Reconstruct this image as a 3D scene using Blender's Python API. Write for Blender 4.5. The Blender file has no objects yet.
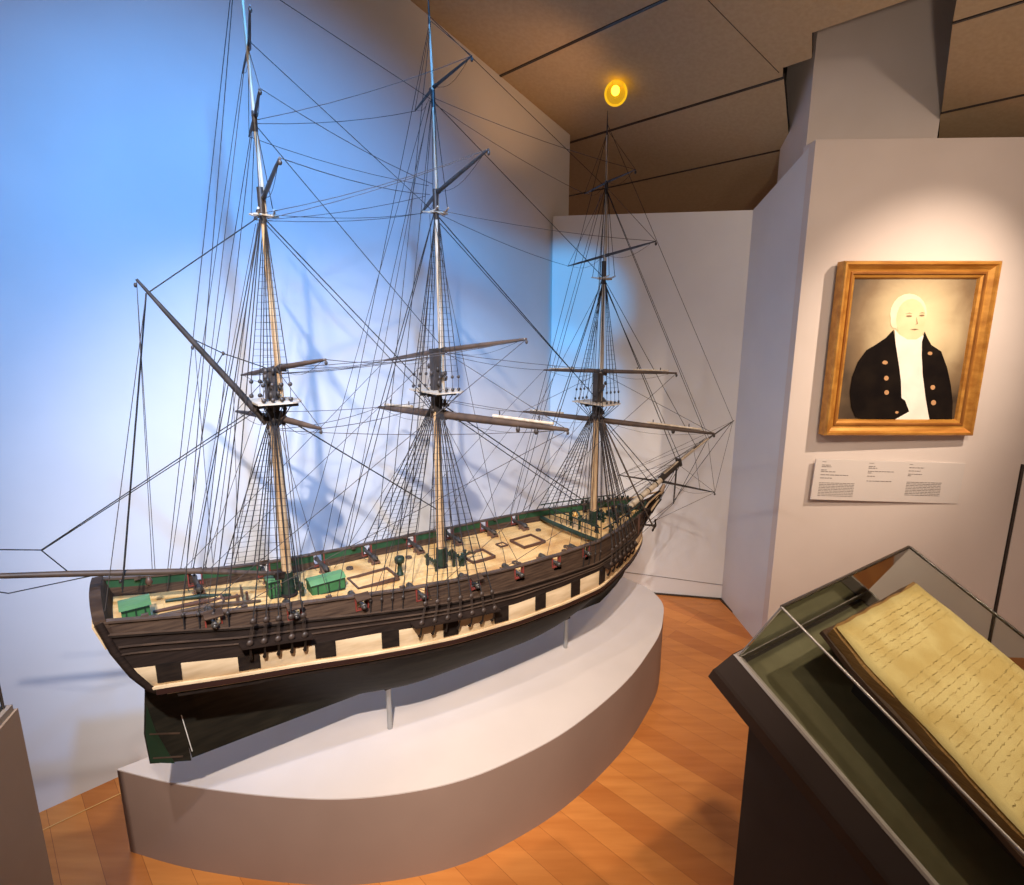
import bpy, bmesh, math, random
from math import sin, cos, radians, pi, sqrt, atan2
from mathutils import Vector as Ve, Matrix
random.seed(7)
C = bpy.context.scene.collection
sc = bpy.context.scene

# ------------------------------------------------------------------ helpers
class MB:
    """collects geometry for ONE mesh object"""
    def __init__(s): s.v=[]; s.f=[]; s.m=[]; s.sm=[]
    def add(s, vs, fs, mi=0, smooth=False):
        o=len(s.v); s.v += [tuple(p) for p in vs]
        for f in fs: s.f.append(tuple(i+o for i in f)); s.m.append(mi); s.sm.append(smooth)
        return s
    def box(s, c, e, mi=0, x=(1,0,0), y=(0,1,0), z=(0,0,1), taper=1.0):
        """c centre, e full sizes, axes; taper scales the top"""
        c=Ve(c); x=Ve(x).normalized(); y=Ve(y).normalized(); z=Ve(z).normalized()
        P=[]
        for k in (-.5,.5):
            t = taper if k>0 else 1.0
            for i,j in ((-.5,-.5),(.5,-.5),(.5,.5),(-.5,.5)): P.append(c+x*(i*e[0]*t)+y*(j*e[1]*t)+z*(k*e[2]))
        return s.add(P,[(3,2,1,0),(4,5,6,7),(0,1,5,4),(1,2,6,5),(2,3,7,6),(3,0,4,7)],mi)
    def tube(s, pts, r, n=6, mi=0, smooth=True, cap=True):
        pts=[Ve(p) for p in pts]; k=len(pts)
        R = r if isinstance(r,(list,tuple)) else [r]*k
        d=(pts[1]-pts[0]).normalized()
        a=d.orthogonal().normalized(); V=[]; F=[]
        for i,p in enumerate(pts):
            if i==0: t=pts[1]-pts[0]
            elif i==k-1: t=pts[-1]-pts[-2]
            else: t=(pts[i+1]-pts[i]).normalized()+(pts[i]-pts[i-1]).normalized()
            t=t.normalized(); a=(a-t*a.dot(t)); a = a.normalized() if a.length>1e-6 else t.orthogonal().normalized()
            b=t.cross(a)
            for q in range(n):
                an=2*pi*q/n; V.append(p+(a*cos(an)+b*sin(an))*R[i])
        for i in range(k-1):
            for q in range(n): F.append((i*n+q,i*n+(q+1)%n,(i+1)*n+(q+1)%n,(i+1)*n+q))
        s.add(V,F,mi,smooth)
        if cap: s.add([V[q] for q in range(n)][::-1],[tuple(range(n))],mi); s.add(V[-n:],[tuple(range(n))],mi)
        return s
    def lathe(s, p, ax, prof, n=12, mi=0):
        """prof: (distance along ax, radius)"""
        p=Ve(p); ax=Ve(ax).normalized()
        return s.tube([p+ax*t for t,_ in prof],[max(r,1e-5) for _,r in prof],n,mi)
    def ball(s, c, r, n=8, mi=0, sq=(1,1,1)):
        c=Ve(c); V=[]; F=[]; m=max(4,n//2+1)
        for i in range(m+1):
            th=pi*i/m
            for j in range(n):
                ph=2*pi*j/n; V.append((c.x+r*sq[0]*sin(th)*cos(ph),c.y+r*sq[1]*sin(th)*sin(ph),c.z+r*sq[2]*cos(th)))
        for i in range(m):
            for j in range(n): F.append((i*n+j,(i+1)*n+j,(i+1)*n+(j+1)%n,i*n+(j+1)%n))
        return s.add(V,F,mi,True)
    def prism(s, poly, off, mi=0, mtop=None, mside=None):
        """extrude polygon (list of points) by vector off"""
        n=len(poly); P=[Ve(p) for p in poly]; Q=[p+Ve(off) for p in P]
        s.add(P,[tuple(range(n))[::-1]],mi); s.add(Q,[tuple(range(n))],mi if mtop is None else mtop)
        s.add(P+Q,[(i,(i+1)%n,n+(i+1)%n,n+i) for i in range(n)],mi if mside is None else mside)
        return s
    def build(s, name, mats, parent=None, loc=(0,0,0), rz=0, bevel=0):
        me=bpy.data.meshes.new(name); me.from_pydata(s.v,[],s.f)
        if not isinstance(mats,(list,tuple)): mats=[mats]
        for m in mats: me.materials.append(m)
        for p,mi,sm in zip(me.polygons,s.m,s.sm): p.material_index=mi; p.use_smooth=sm
        me.validate()
        bq=bmesh.new(); bq.from_mesh(me); bmesh.ops.recalc_face_normals(bq,faces=bq.faces); bq.to_mesh(me); bq.free(); me.update()
        o=bpy.data.objects.new(name,me); C.objects.link(o); o.location=loc; o.rotation_euler=(0,0,rz)
        if parent: o.parent=parent
        if bevel:
            b=o.modifiers.new('b','BEVEL'); b.width=bevel; b.segments=2; b.limit_method='ANGLE'
        return o
def empty(name, loc=(0,0,0), rz=0):
    o=bpy.data.objects.new(name,None); o.empty_display_size=.1; C.objects.link(o); o.location=loc; o.rotation_euler=(0,0,rz); return o
def tag(o,label,cat,group=None):
    o['label']=label; o['category']=cat
    if group: o['group']=group
    return o
def struct(o): o['kind']='structure'; return o
def lerp(a,b,t): return a+(b-a)*t
def interp(x, T):
    if x<=T[0][0]: return T[0][1]
    for (a,p),(b,q) in zip(T,T[1:]):
        if x<=b: return p+(q-p)*(x-a)/(b-a)
    return T[-1][1]

# ------------------------------------------------------------------ materials
def mat(name, col, rough=.6, col2=None, scale=8, stretch=(1,1,1), metal=0, bump=0, spec=.4, detail=4, lo=.35, hi=.65, coord='Object', emis=None):
    m=bpy.data.materials.new(name); m.use_nodes=True; nt=m.node_tree; N=nt.nodes; L=nt.links
    b=N['Principled BSDF']; b.inputs['Roughness'].default_value=rough; b.inputs['Metallic'].default_value=metal
    b.inputs['Specular IOR Level'].default_value=spec
    c4=(*col,1); b.inputs['Base Color'].default_value=c4
    tc=N.new('ShaderNodeTexCoord'); mp=N.new('ShaderNodeMapping'); mp.inputs['Scale'].default_value=stretch
    no=N.new('ShaderNodeTexNoise'); no.inputs['Scale'].default_value=scale; no.inputs['Detail'].default_value=detail
    L.new(tc.outputs[coord],mp.inputs[0]); L.new(mp.outputs[0],no.inputs['Vector'])
    cr=N.new('ShaderNodeValToRGB'); cr.color_ramp.elements[0].position=lo; cr.color_ramp.elements[1].position=hi
    cr.color_ramp.elements[0].color=c4; cr.color_ramp.elements[1].color=(*(col2 or [x*.85 for x in col]),1)
    L.new(no.outputs[0],cr.inputs[0]); L.new(cr.outputs[0],b.inputs['Base Color'])
    if bump:
        bp=N.new('ShaderNodeBump'); bp.inputs['Strength'].default_value=bump; bp.inputs['Distance'].default_value=.002
        L.new(no.outputs[0],bp.inputs['Height']); L.new(bp.outputs[0],b.inputs['Normal'])
    if emis: b.inputs['Emission Color'].default_value=(*emis[0],1); b.inputs['Emission Strength'].default_value=emis[1]
    return m
M={}
M['wall']=mat('wall_paint',(.70,.69,.70),.85,(.66,.65,.66),3,spec=.2,bump=.02)
M['wall_r']=mat('wall_paint_warm',(.68,.60,.56),.85,(.64,.56,.52),3,spec=.2,bump=.02)
M['ceil']=mat('ceiling_panel',(.46,.35,.215),.9,(.42,.315,.19),60,spec=.1,bump=.15)
M['void']=mat('dark_void',(.015,.012,.01),.95)
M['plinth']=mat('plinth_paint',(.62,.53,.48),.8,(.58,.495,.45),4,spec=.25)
M['plinth_side']=mat('plinth_side_shaded',(.29,.195,.150),.8,(.27,.18,.138),4,spec=.25)  # same plinth, coloured darker and warmer for its shaded side
M['steel']=mat('brushed_metal',(.45,.45,.45),.4,metal=.7)
M['blk']=mat('black_paint',(.009,.006,.005),.55,(.020,.013,.009),30,stretch=(1,4,4),spec=.2)
M['bilge']=mat('dark_green_hull_paint',(.012,.011,.008),.6,(.022,.019,.013),12,stretch=(1,3,6),spec=.15)
M['brn']=mat('weathered_brown_plank',(.075,.044,.027),.7,(.032,.018,.012),14,stretch=(1,1,14),bump=.1,spec=.15)
M['dbrn']=mat('dark_brown_plank',(.024,.014,.010),.7,(.012,.007,.005),14,stretch=(1,1,16),bump=.1,spec=.15)
M['cream']=mat('cream_strake_paint',(.70,.53,.33),.6,(.55,.39,.22),10,stretch=(1,1,5))
M['cream2']=mat('cream_line',(.60,.46,.30),.6)
M['red']=mat('dull_red_paint',(.20,.035,.025),.5)
M['redb']=mat('red_brown_wood',(.085,.040,.026),.5)
M['wale2']=mat('dark_oxblood_wale',(.030,.012,.009),.4)
M['green']=mat('green_paint',(.028,.095,.032),.55,(.04,.13,.045),20,spec=.2)
M['ling']=mat('dark_green_bulwark_paint',(.012,.038,.017),.6,(.024,.075,.03),7,spec=.2)
M['dgreen']=mat('dark_green_paint',(.007,.018,.011),.5,(.012,.030,.017),20)
M['mast']=mat('mast_wood',(.50,.34,.19),.5,(.33,.19,.09),20,stretch=(6,6,.8))
M['pale']=mat('pale_spar_wood',(.52,.43,.33),.45,(.36,.28,.20),18,stretch=(4,4,1))
M['spar']=mat('dark_spar_paint',(.02,.016,.014),.5,(.045,.032,.026),25)
M['sparb']=mat('brown_spar_wood',(.085,.052,.034),.5,(.045,.028,.02),20)
M['dead']=mat('dark_deadeye_wood',(.055,.035,.026),.5,(.03,.02,.015),30)
M['rope']=mat('tarred_rope',(.009,.007,.007),.85,(.02,.015,.014),80)
M['ropeb']=mat('brown_rope',(.09,.06,.042),.8,(.05,.033,.024),80)
M['ropel']=mat('thin_grey_line',(.05,.038,.034),.8)
M['gun']=mat('bronze_gun',(.06,.05,.042),.4,metal=.3)
M['gunw']=mat('gun_carriage_wood',(.15,.075,.045),.55,(.09,.045,.03),20)
M['muz']=mat('pale_muzzle',(.36,.24,.16),.5)
M['white']=mat('white_paint_and_highlight',(.75,.74,.70),.5)
M['casebrown']=mat('case_laminate',(.034,.022,.017),.5,(.042,.028,.022),6,spec=.25)
M['casebody']=mat('case_body_paint',(.035,.027,.024),.55,(.042,.032,.028),6)
M['olive']=mat('olive_case_lining',(.11,.095,.050),.85,(.095,.082,.042),40)
M['rim']=mat('case_rim_edge',(.30,.25,.22),.35)
M['caseleft']=mat('taupe_case_panel',(.34,.25,.19),.6,(.31,.225,.17),5)
M['page']=mat('aged_paper',(.60,.47,.22),.85,(.50,.36,.14),13,detail=8,spec=.15,lo=.4,hi=.62)
M['pageedge']=mat('brown_paper_edge',(.36,.19,.06),.85,(.24,.12,.035),40,stretch=(1,1,20))
M['ink']=mat('faded_brown_ink',(.38,.27,.10),.9)
M['cloth']=mat('black_support_and_shadow',(.012,.010,.009),.8)
M['cover']=mat('dark_leather',(.10,.05,.03),.6)
M['labelm']=mat('label_board',(.66,.60,.57),.7,(.63,.57,.54),3)
M['text']=mat('label_grey_print',(.20,.17,.16),.8)
M['gold']=mat('gilded_wood',(.62,.30,.055),.36,(.42,.17,.025),9,stretch=(1,3,3),metal=.35,spec=.6)
M['goldd']=mat('gilded_wood_worn',(.36,.15,.028),.4,(.24,.085,.015),9,metal=.3)
M['edge']=mat('dark_glass_edge',(.05,.04,.035),.2)
M['edgel']=mat('glass_edge_glint',(.42,.38,.36),.2)  # brighter edge colour painted in for the glint on near edges
def deckmat():
    m=bpy.data.materials.new('planked_deck'); m.use_nodes=True; nt=m.node_tree; N=nt.nodes; L=nt.links; b=N['Principled BSDF']
    tc=N.new('ShaderNodeTexCoord'); br=N.new('ShaderNodeTexBrick'); L.new(tc.outputs['Object'],br.inputs['Vector'])
    br.inputs['Scale'].default_value=1; br.inputs['Brick Width'].default_value=.23; br.inputs['Row Height'].default_value=.0085
    br.inputs['Mortar Size'].default_value=.0005; br.inputs['Color1'].default_value=(.72,.47,.20,1); br.inputs['Color2'].default_value=(.62,.38,.145,1); br.inputs['Mortar'].default_value=(.36,.20,.07,1)
    no=N.new('ShaderNodeTexNoise'); no.inputs['Scale'].default_value=9; no.inputs['Detail'].default_value=5; L.new(tc.outputs['Object'],no.inputs['Vector'])
    cr=N.new('ShaderNodeValToRGB'); cr.color_ramp.elements[0].position=.5; cr.color_ramp.elements[1].position=.72; cr.color_ramp.elements[0].color=(1,1,1,1); cr.color_ramp.elements[1].color=(.66,.52,.38,1)
    L.new(no.outputs[0],cr.inputs[0]); mx=N.new('ShaderNodeMix'); mx.data_type='RGBA'; mx.blend_type='MULTIPLY'; mx.inputs[0].default_value=1
    L.new(br.outputs[0],mx.inputs[6]); L.new(cr.outputs[0],mx.inputs[7]); L.new(mx.outputs[2],b.inputs['Base Color']); b.inputs['Roughness'].default_value=.5
    return m
M['deck']=deckmat()
def floormat():
    m=bpy.data.materials.new('oak_strip_floor'); m.use_nodes=True; nt=m.node_tree; N=nt.nodes; L=nt.links; b=N['Principled BSDF']
    tc=N.new('ShaderNodeTexCoord'); mp=N.new('ShaderNodeMapping'); mp.inputs['Rotation'].default_value=(0,0,radians(45)); L.new(tc.outputs['Object'],mp.inputs[0])
    br=N.new('ShaderNodeTexBrick'); L.new(mp.outputs[0],br.inputs['Vector']); br.inputs['Scale'].default_value=1
    br.inputs['Brick Width'].default_value=1.3; br.inputs['Row Height'].default_value=.095; br.inputs['Mortar Size'].default_value=.0007; br.offset=.37; br.offset_frequency=3
    br.inputs['Color1'].default_value=(.62,.24,.058,1); br.inputs['Color2'].default_value=(.47,.155,.034,1); br.inputs['Mortar'].default_value=(.30,.09,.02,1)
    br.inputs['Bias'].default_value=-.1
    m2=N.new('ShaderNodeMapping'); m2.inputs['Rotation'].default_value=(0,0,radians(45)); m2.inputs['Scale'].default_value=(1,9,1); L.new(tc.outputs['Object'],m2.inputs[0])
    no=N.new('ShaderNodeTexNoise'); no.inputs['Scale'].default_value=3.5; no.inputs['Detail'].default_value=6; L.new(m2.outputs[0],no.inputs['Vector'])
    cr=N.new('ShaderNodeValToRGB'); cr.color_ramp.elements[0].position=.35; cr.color_ramp.elements[1].position=.7; cr.color_ramp.elements[0].color=(1,1,1,1); cr.color_ramp.elements[1].color=(.84,.76,.68,1)
    L.new(no.outputs[0],cr.inputs[0]); mx=N.new('ShaderNodeMix'); mx.data_type='RGBA'; mx.blend_type='MULTIPLY'; mx.inputs[0].default_value=1
    L.new(br.outputs[0],mx.inputs[6]); L.new(cr.outputs[0],mx.inputs[7]); L.new(mx.outputs[2],b.inputs['Base Color']); b.inputs['Roughness'].default_value=.38
    return m
M['floor']=floormat()
def glass(name,tint=(.93,.95,.94),mixf=.18):
    m=bpy.data.materials.new(name); m.use_nodes=True; nt=m.node_tree; N=nt.nodes; L=nt.links; N.remove(N['Principled BSDF'])
    t=N.new('ShaderNodeBsdfTransparent'); t.inputs[0].default_value=(*tint,1); g=N.new('ShaderNodeBsdfGlossy'); g.inputs['Roughness'].default_value=.03
    f=N.new('ShaderNodeLayerWeight'); f.inputs[0].default_value=mixf; mx=N.new('ShaderNodeMixShader')
    L.new(f.outputs['Fresnel'],mx.inputs[0]); L.new(t.outputs[0],mx.inputs[1]); L.new(g.outputs[0],mx.inputs[2]); L.new(mx.outputs[0],N['Material Output'].inputs[0]); return m
M['glass']=glass('vitrine_glass')
M['amber']=glass('amber_glass',(1.0,.80,.22))
_n=M['amber'].node_tree; _e=_n.nodes.new('ShaderNodeEmission'); _e.inputs[0].default_value=(1,.62,.03,1); _e.inputs[1].default_value=.22
_a=_n.nodes.new('ShaderNodeAddShader'); _o=_n.nodes['Material Output']; _l=_o.inputs[0].links[0].from_socket
_n.links.new(_l,_a.inputs[0]); _n.links.new(_e.outputs[0],_a.inputs[1]); _n.links.new(_a.outputs[0],_o.inputs[0])
M['lampcore']=mat('lit_lamp_core',(1,.8,.3),.5,emis=((1,.66,.10),7))

# ------------------------------------------------------------------ camera
cd=bpy.data.cameras.new('camera'); cam=bpy.data.objects.new('camera',cd); C.objects.link(cam)
cam.location=(0,0,1.6); cam.rotation_euler=(radians(90-11.5),0,0)
cd.sensor_fit='HORIZONTAL'; cd.sensor_width=36; cd.lens=36*550/1024; cd.clip_start=.02; sc.camera=cam

# ------------------------------------------------------------------ room
WA=(-1.47,1.70); WB=(.22,3.30)
wd=Ve((WB[0]-WA[0],WB[1]-WA[1],0)).normalized(); wn=Ve((-wd.y,wd.x,0))
N0=Ve((.192,.192,.962)).normalized(); CP=Ve((-.436,2.679,2.984))
def cz(x,y): return CP.z-(N0.x*(x-CP.x)+N0.y*(y-CP.y))/N0.z
struct(MB().prism([(-6,-3,-.05),(6,-3,-.05),(6,8,-.05),(-6,8,-.05)],(0,0,.05)).build('floor',M['floor']))
# left wall, up to the sloping ceiling
def wallpoly(a,b,za,zb,th,name,m):
    a=Ve((a[0],a[1],0)); b=Ve((b[0],b[1],0)); d=(b-a).normalized(); n=Ve((-d.y,d.x,0))*th
    return struct(MB().prism([a,b,b+Ve((0,0,zb)),a+Ve((0,0,za))],n).build(name,m))
a0=Ve((WA[0],WA[1],0))-wd*3.2; b0=Ve((.329,3.403,0))
wallpoly(a0,b0,cz(a0.x,a0.y)+.0,cz(b0.x,b0.y)+.0,.12,'wall_left',M['wall'])
wallpoly((.23,3.279),(1.285,3.085),2.23,2.223,.1,'wall_back',M['wall'])
wallpoly((1.272,3.09),(1.284,2.535),2.222,2.39,.02,'wall_angled',M['wall'])
# right wall that carries the portrait
struct(MB().prism([(1.283,2.53,0),(2.37,2.49,0),(2.37,2.49,2.39),(1.283,2.53,2.39)],(0,.10,0)).build('wall_right',M['wall_r']))
struct(MB().prism([(2.385,2.482,0),(3.6,2.44,0),(3.6,2.44,.99),(2.385,2.482,.99)],(0,.13,0)).build('wall_far_right',M['wall_r']))
struct(MB().prism([(2.37,2.50,.9),(3.6,2.46,.9),(3.6,2.46,2.39),(2.37,2.50,2.39)],(0,.10,0)).build('wall_upper_right',M['wall_r']))
struct(MB().box((2.378,2.488,.495),(.008,.012,.99)).build('trim_1',M['edge']))
# pillar
struct(MB().prism([(1.318,2.68,2.0),(1.90,2.68,2.0),(1.93,3.2,2.0),(1.40,3.12,2.0)],(0,0,1.5)).build('wall_pillar',M['wall_r']))
# ceiling panels in (s,t): s=(x+y)/r2, t=(x-y)/r2
r2=sqrt(2)
def st(s,t,off=0):
    x=(s+t)/r2; y=(s-t)/r2; return Ve((x,y,cz(x,y)))+N0*off
def panel(poly,name='ceiling'):
    P=[st(s,t) for s,t in poly]
    o=MB().prism(P,N0*.03,mside=1).build(name,[M['ceil'],M['void']]); return struct(o)
panel([(-3,-6),(.86,-6),(.86,5),(-3,5)]); panel([(.872,-6),(1.48,-6),(1.48,5),(.872,5)])
panel([(1.492,-6),(2.098,-6),(2.098,5),(1.492,5)])
panel([(2.112,-6),(2.690,-6),(2.690,-1.04),(2.640,-1.022),(2.636,-.909),(2.508,-.873),(2.508,-.425),(2.675,-.458),(2.675,5),(2.112,5)])
panel([(2.706,-6),(3.20,-6),(3.20,-1.17),(2.706,-1.04)]); panel([(2.69,-.460),(2.69,5),(3.185,5),(3.185,-.540)])
panel([(3.215,-6),(6.5,-6),(6.5,-1.1),(3.215,-1.17)]); panel([(3.20,-.545),(3.20,5),(6.5,5),(6.5,-1.0)])
# dark strips stand for the shade in every seam
for i,(s,ta,tb,w) in enumerate(((2.105,-6,5,.012),(2.698,-6,-1.04,.011),(3.207,-6,-1.15,.006),(2.683,-.46,5,.006),(3.193,-.54,5,.004))):
    a,b=st(s,ta,-.003),st(s,tb,-.003); d=(b-a).normalized(); sd=N0.cross(d)
    struct(MB().prism([a-sd*w/2,b-sd*w/2,b+sd*w/2,a+sd*w/2],N0*.02).build('trim_%d'%(i+2),M['edge']))
a,b=st(2.106,-1.16,-.0015),st(2.66,-1.045,-.0015); d=(b-a).normalized(); sd=N0.cross(d)
struct(MB().prism([a-sd*.001,b-sd*.001,b+sd*.001,a+sd*.001],N0*.01).build('trim_7',M['edge']))
struct(MB().prism([st(-3,-6,.8),st(6.5,-6,.8),st(6.5,5,.8),st(-3,5,.8)],N0*.05).build('dark_sheet_above',M['void']))  # dark sheet added above so that the gaps look black
# floor border board along the left wall
a=Ve((WA[0],WA[1],.0015))-wd*1.5-wn*.095; b=Ve((WA[0],WA[1],.0015))+wd*2.2-wn*.095
M['bline']=mat('floor_border_joint',(.75,.42,.15),.4)
struct(MB().prism([a-wn*.004,b-wn*.004,b,a],(0,0,.0012)).build('trim_8',M['bline']))
M['basedark']=mat('shadow_gap',(.05,.03,.02),.8)  # dark strips stand for the shade where the walls meet the floor
struct(MB().box((1.02,3.128,.004),(.56,.012,.008),x=(1.055,-.194,0),y=(.194,1.055,0)).build('foot_shade_back',M['basedark']))
struct(MB().box((1.294,2.81,.004),(.012,.56,.008),x=(1,.11,0),y=(-.11,1,0)).build('foot_shade_angled',M['basedark']))
MB_line=MB().tube([(.62,3.205,.135),(1.275,3.080,.095)],.0012,5)
tag(MB_line.build('thin_wire',M['ropel']),'thin dark wire running low along the pale wall beyond the bow','wire')

# ------------------------------------------------------------------ ship frame
S0=Ve((-.407,1.609,0)); AZ=atan2(.603,.798); ZK=.44
ship=empty('model_ship',(S0.x,S0.y,ZK),AZ)
tag(ship,'three-masted wooden model warship with cream gun stripe and black hull on a plinth','model ship')
def P(u,v,z): return Ve((u,v,z-ZK))
def W2(u,v,z=0): return Ve((S0.x+u*cos(AZ)-v*sin(AZ), S0.y+u*sin(AZ)+v*cos(AZ), z))

# plinth
pc=[(-.79,.42),(-.735,.335),(-.61,.178),(-.46,.02),(-.324,-.106),(-.215,-.19),(-.09,-.262),(.05,-.32),(.2,-.352),(.42,-.365),(.64,-.342),(.86,-.295),(1.058,-.226),(1.2,-.165),(1.314,-.093),(1.41,-.02),(1.461,.052),(1.492,.13),(1.50,.22),(1.49,.33)]
def catmull(p,n=5):
    o=[]
    for i in range(len(p)-1):
        a=p[max(i-1,0)];b=p[i];c=p[i+1];d=p[min(i+2,len(p)-1)]
        for k in range(n):
            t=k/n; o.append(tuple(.5*(2*b[j]+(c[j]-a[j])*t+(2*a[j]-5*b[j]+4*c[j]-d[j])*t*t+(3*b[j]-a[j]-3*c[j]+d[j])*t**3) for j in (0,1)))
    return o+[p[-1]]
pe=catmull(pc[1:])
pl=empty('display_plinth',W2(.38,0,0)); tag(pl,'low grey half-moon plinth with a curved front that carries the model ship','plinth')
off=W2(.38,0,0)
poly=[W2(u,v,0)-off for u,v in pe]
n=len(poly); mb=MB()
mb.add(poly+[p+Ve((0,0,.296)) for p in poly],[(i,(i+1)%n,n+(i+1)%n,n+i) for i in range(n)],0,False)
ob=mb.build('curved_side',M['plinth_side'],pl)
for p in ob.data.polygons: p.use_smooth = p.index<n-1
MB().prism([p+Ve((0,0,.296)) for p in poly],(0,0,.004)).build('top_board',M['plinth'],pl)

# support posts
for k,(u,zt) in enumerate(((0,.466),(.79,.447))):
    w=W2(u,0,.3); r=empty('support_post',w)
    tag(r,('grey metal post under the keel near the middle of the ship','grey metal post under the keel towards the bow')[k],'post','posts holding up the model ship')
    MB().lathe((0,0,0),(0,0,1),[(0,.0085),(zt-.3-.016,.0085)],12).build('rod',M['steel'],r)
    m2=MB(); m2.box((0,0,zt-.3-.012),(.03,.020,.006),x=(cos(AZ),sin(AZ),0),y=(-sin(AZ),cos(AZ),0))
    for s_ in (-1,1): m2.box((-sin(AZ)*.0085*s_,cos(AZ)*.0085*s_,zt-.3-.004),(.03,.003,.012),x=(cos(AZ),sin(AZ),0),y=(-sin(AZ),cos(AZ),0))
    m2.build('cradle',M['edge'],r)

# ------------------------------------------------------------------ hull
ZR=[(-.70,.984),(-.612,.965),(-.43,.932),(-.295,.911),(-.117,.891),(-.03,.882),(.15,.868),(.336,.856),(.55,.849),(.744,.845),(.9,.846),(1.05,.850),(1.2,.856),(1.28,.860)]
ZL=[(-.69,.953),(-.44,.892),(-.12,.838),(.12,.806),(.35,.786),(.72,.768),(.95,.772),(1.2,.790)]
ZT=[(-.66,.866),(-.45,.820),(-.27,.795),(-.12,.780),(.12,.752),(.36,.737),(.57,.736),(.8,.738),(1.0,.748),(1.2,.772)]
ZB=[(-.63,.805),(-.45,.772),(-.125,.722),(.12,.694),(.37,.678),(.57,.672),(.77,.672),(1.0,.690),(1.2,.725)]
BR=[(-.72,.132),(-.6,.136),(-.45,.148),(-.295,.162),(-.117,.184),(0,.20),(.16,.214),(.336,.221),(.55,.22),(.744,.209),(.95,.172),(1.3,.135)]
ZKEEL=[(-.6,.486),(-.39,.482),(0,.470),(.8,.448),(1.3,.44)]
UA=[(.48,-.56),(.70,-.585),(.74,-.60),(.79,-.632),(.85,-.664),(.914,-.687),(.98,-.70),(1.02,-.705)]
UF=[(.445,.985),(.477,1.055),(.525,1.125),(.59,1.165),(.65,1.190),(.73,1.212),(.80,1.226),(.90,1.24)]
def zrail(u): return interp(u,ZR)
def bclose(u,z,p=1.95,w=.50):
    uf=interp(z,UF); c=min(1,max(0,(uf-u)/w)); return sqrt(max(0,1-(1-c)**p))
def brail(u): return interp(u,BR)*bclose(u,zrail(u))
NS=150; TAU=[.93,.84,.72,.58,.44,.31,.19,.09,.0]
def zlev(j,u):
    if j==0: return zrail(u)
    if j==1: return interp(u,ZL)
    if j==2: return interp(u,ZT)
    if j==3: return interp(u,ZB)
    zb=interp(u,ZB); zk=interp(u,ZKEEL); return zk+(zb-zk)*TAU[j-4]
GU=[-.49,-.31,-.14,.03,.205,.37,.53,.68]
def isopen(u): return any(abs(u-g)<.0145 for g in GU)
def hullpt(j,s):
    u=-.66+1.86*s
    for _ in range(5):
        z=zlev(j,u); u=lerp(interp(z,UA),interp(z,UF),s)
    B=interp(u,BR); uf=interp(z,UF)
    if j<=3: b=(B+(0,.006,.013,.013)[j])*bclose(u,z)
    else:
        t=TAU[j-4]; e=.40+ (5.5*((.42-s)/.42)**2.6 if s<.42 else 0)+ (1.0*((s-.62)/.38)**2 if s>.62 else 0)
        b=(B+.012)*(max(t,1e-4)**e)*bclose(u,z,1.95-.5*(1-t),.50+.08*(1-t)); b=max(b,.0045)
        if s<.02 and t<.80: b=.0045
    if s>=.999: b=.004
    return u,b,z
def ss(i): # denser near ends
    x=i/NS; return .5-.5*cos(pi*x)*(.55)-.5*(1-2*x)*.45
G=[[hullpt(j,ss(i)) for i in range(NS+1)] for j in range(4+len(TAU))]
mid=[tuple(lerp(a[k],b[k],.68) for k in range(3)) for a,b in zip(G[0],G[1])]; G.insert(1,mid)
mb=MB(); NJ=len(G)
MI=[0,0,1,2,3]+[4]*20
for sg in (-1,1):
    V=[P(u,sg*b,z) for row in G for (u,b,z) in row]; n=NS+1
    for j in range(NJ-1):
        F=[]
        for i in range(NS):
            if j==0 and isopen((G[0][i][0]+G[0][i+1][0])/2): continue
            q=(j*n+i,(j+1)*n+i,(j+1)*n+i+1,j*n+i+1); F.append(q if sg<0 else q[::-1])
        o=len(mb.v); 
        if j==0: mb.add(V,[],0)
        base=o if j==0 else base
        for f in F: mb.f.append(tuple(base+k for k in f)); mb.m.append(MI[j]); mb.sm.append(True)
# keel bottom and transom
for i in range(NS):
    a=G[-1][i];b=G[-1][i+1]; mb.add([P(a[0],-a[1],a[2]),P(b[0],-b[1],b[2]),P(b[0],b[1],b[2]),P(a[0],a[1],a[2])],[(0,3,2,1)],4)
for j in range(NJ-1):
    a=G[j][0];b=G[j+1][0]; mb.add([P(a[0],-a[1],a[2]),P(a[0],a[1],a[2]),P(b[0],b[1],b[2]),P(b[0],-b[1],b[2])],[(0,1,2,3)],1 if j<3 else 4)
for j in range(NJ-1):
    a=G[j][NS];b=G[j+1][NS]; mb.add([P(a[0],-a[1],a[2]),P(a[0],a[1],a[2]),P(b[0],b[1],b[2]),P(b[0],-b[1],b[2])],[(3,2,1,0)],1)
hull=mb.build('hull',[M['brn'],M['dbrn'],M['cream'],M['blk'],M['bilge']],ship)
# bulwark inside face
DD=.050
us=[-.685+ (1.205+.685)*i/60 for i in range(61)]
ul=[-.685+ (1.205+.685)*i/150 for i in range(151)]
for sg in (-1,1):
    mb=MB()
    for i in range(150):
        u0,u1=ul[i],ul[i+1]; f=(0,1,2,3) if sg<0 else (3,2,1,0)
        def pt_(u,d): return P(u,sg*max(brail(u)-.007,.002),zrail(u)-d)
        if not isopen((u0+u1)/2): mb.add([pt_(u0,0),pt_(u1,0),pt_(u1,.022),pt_(u0,.022)],[f],0); mb.add([pt_(u0,.022),pt_(u1,.022),pt_(u1,.034),pt_(u0,.034)],[f],1)
        mb.add([pt_(u0,.034),pt_(u1,.034),pt_(u1,DD),pt_(u0,DD)],[f],1)
    mb.build('bulwark_lining',[M['ling'],M['brn']],ship)
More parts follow.
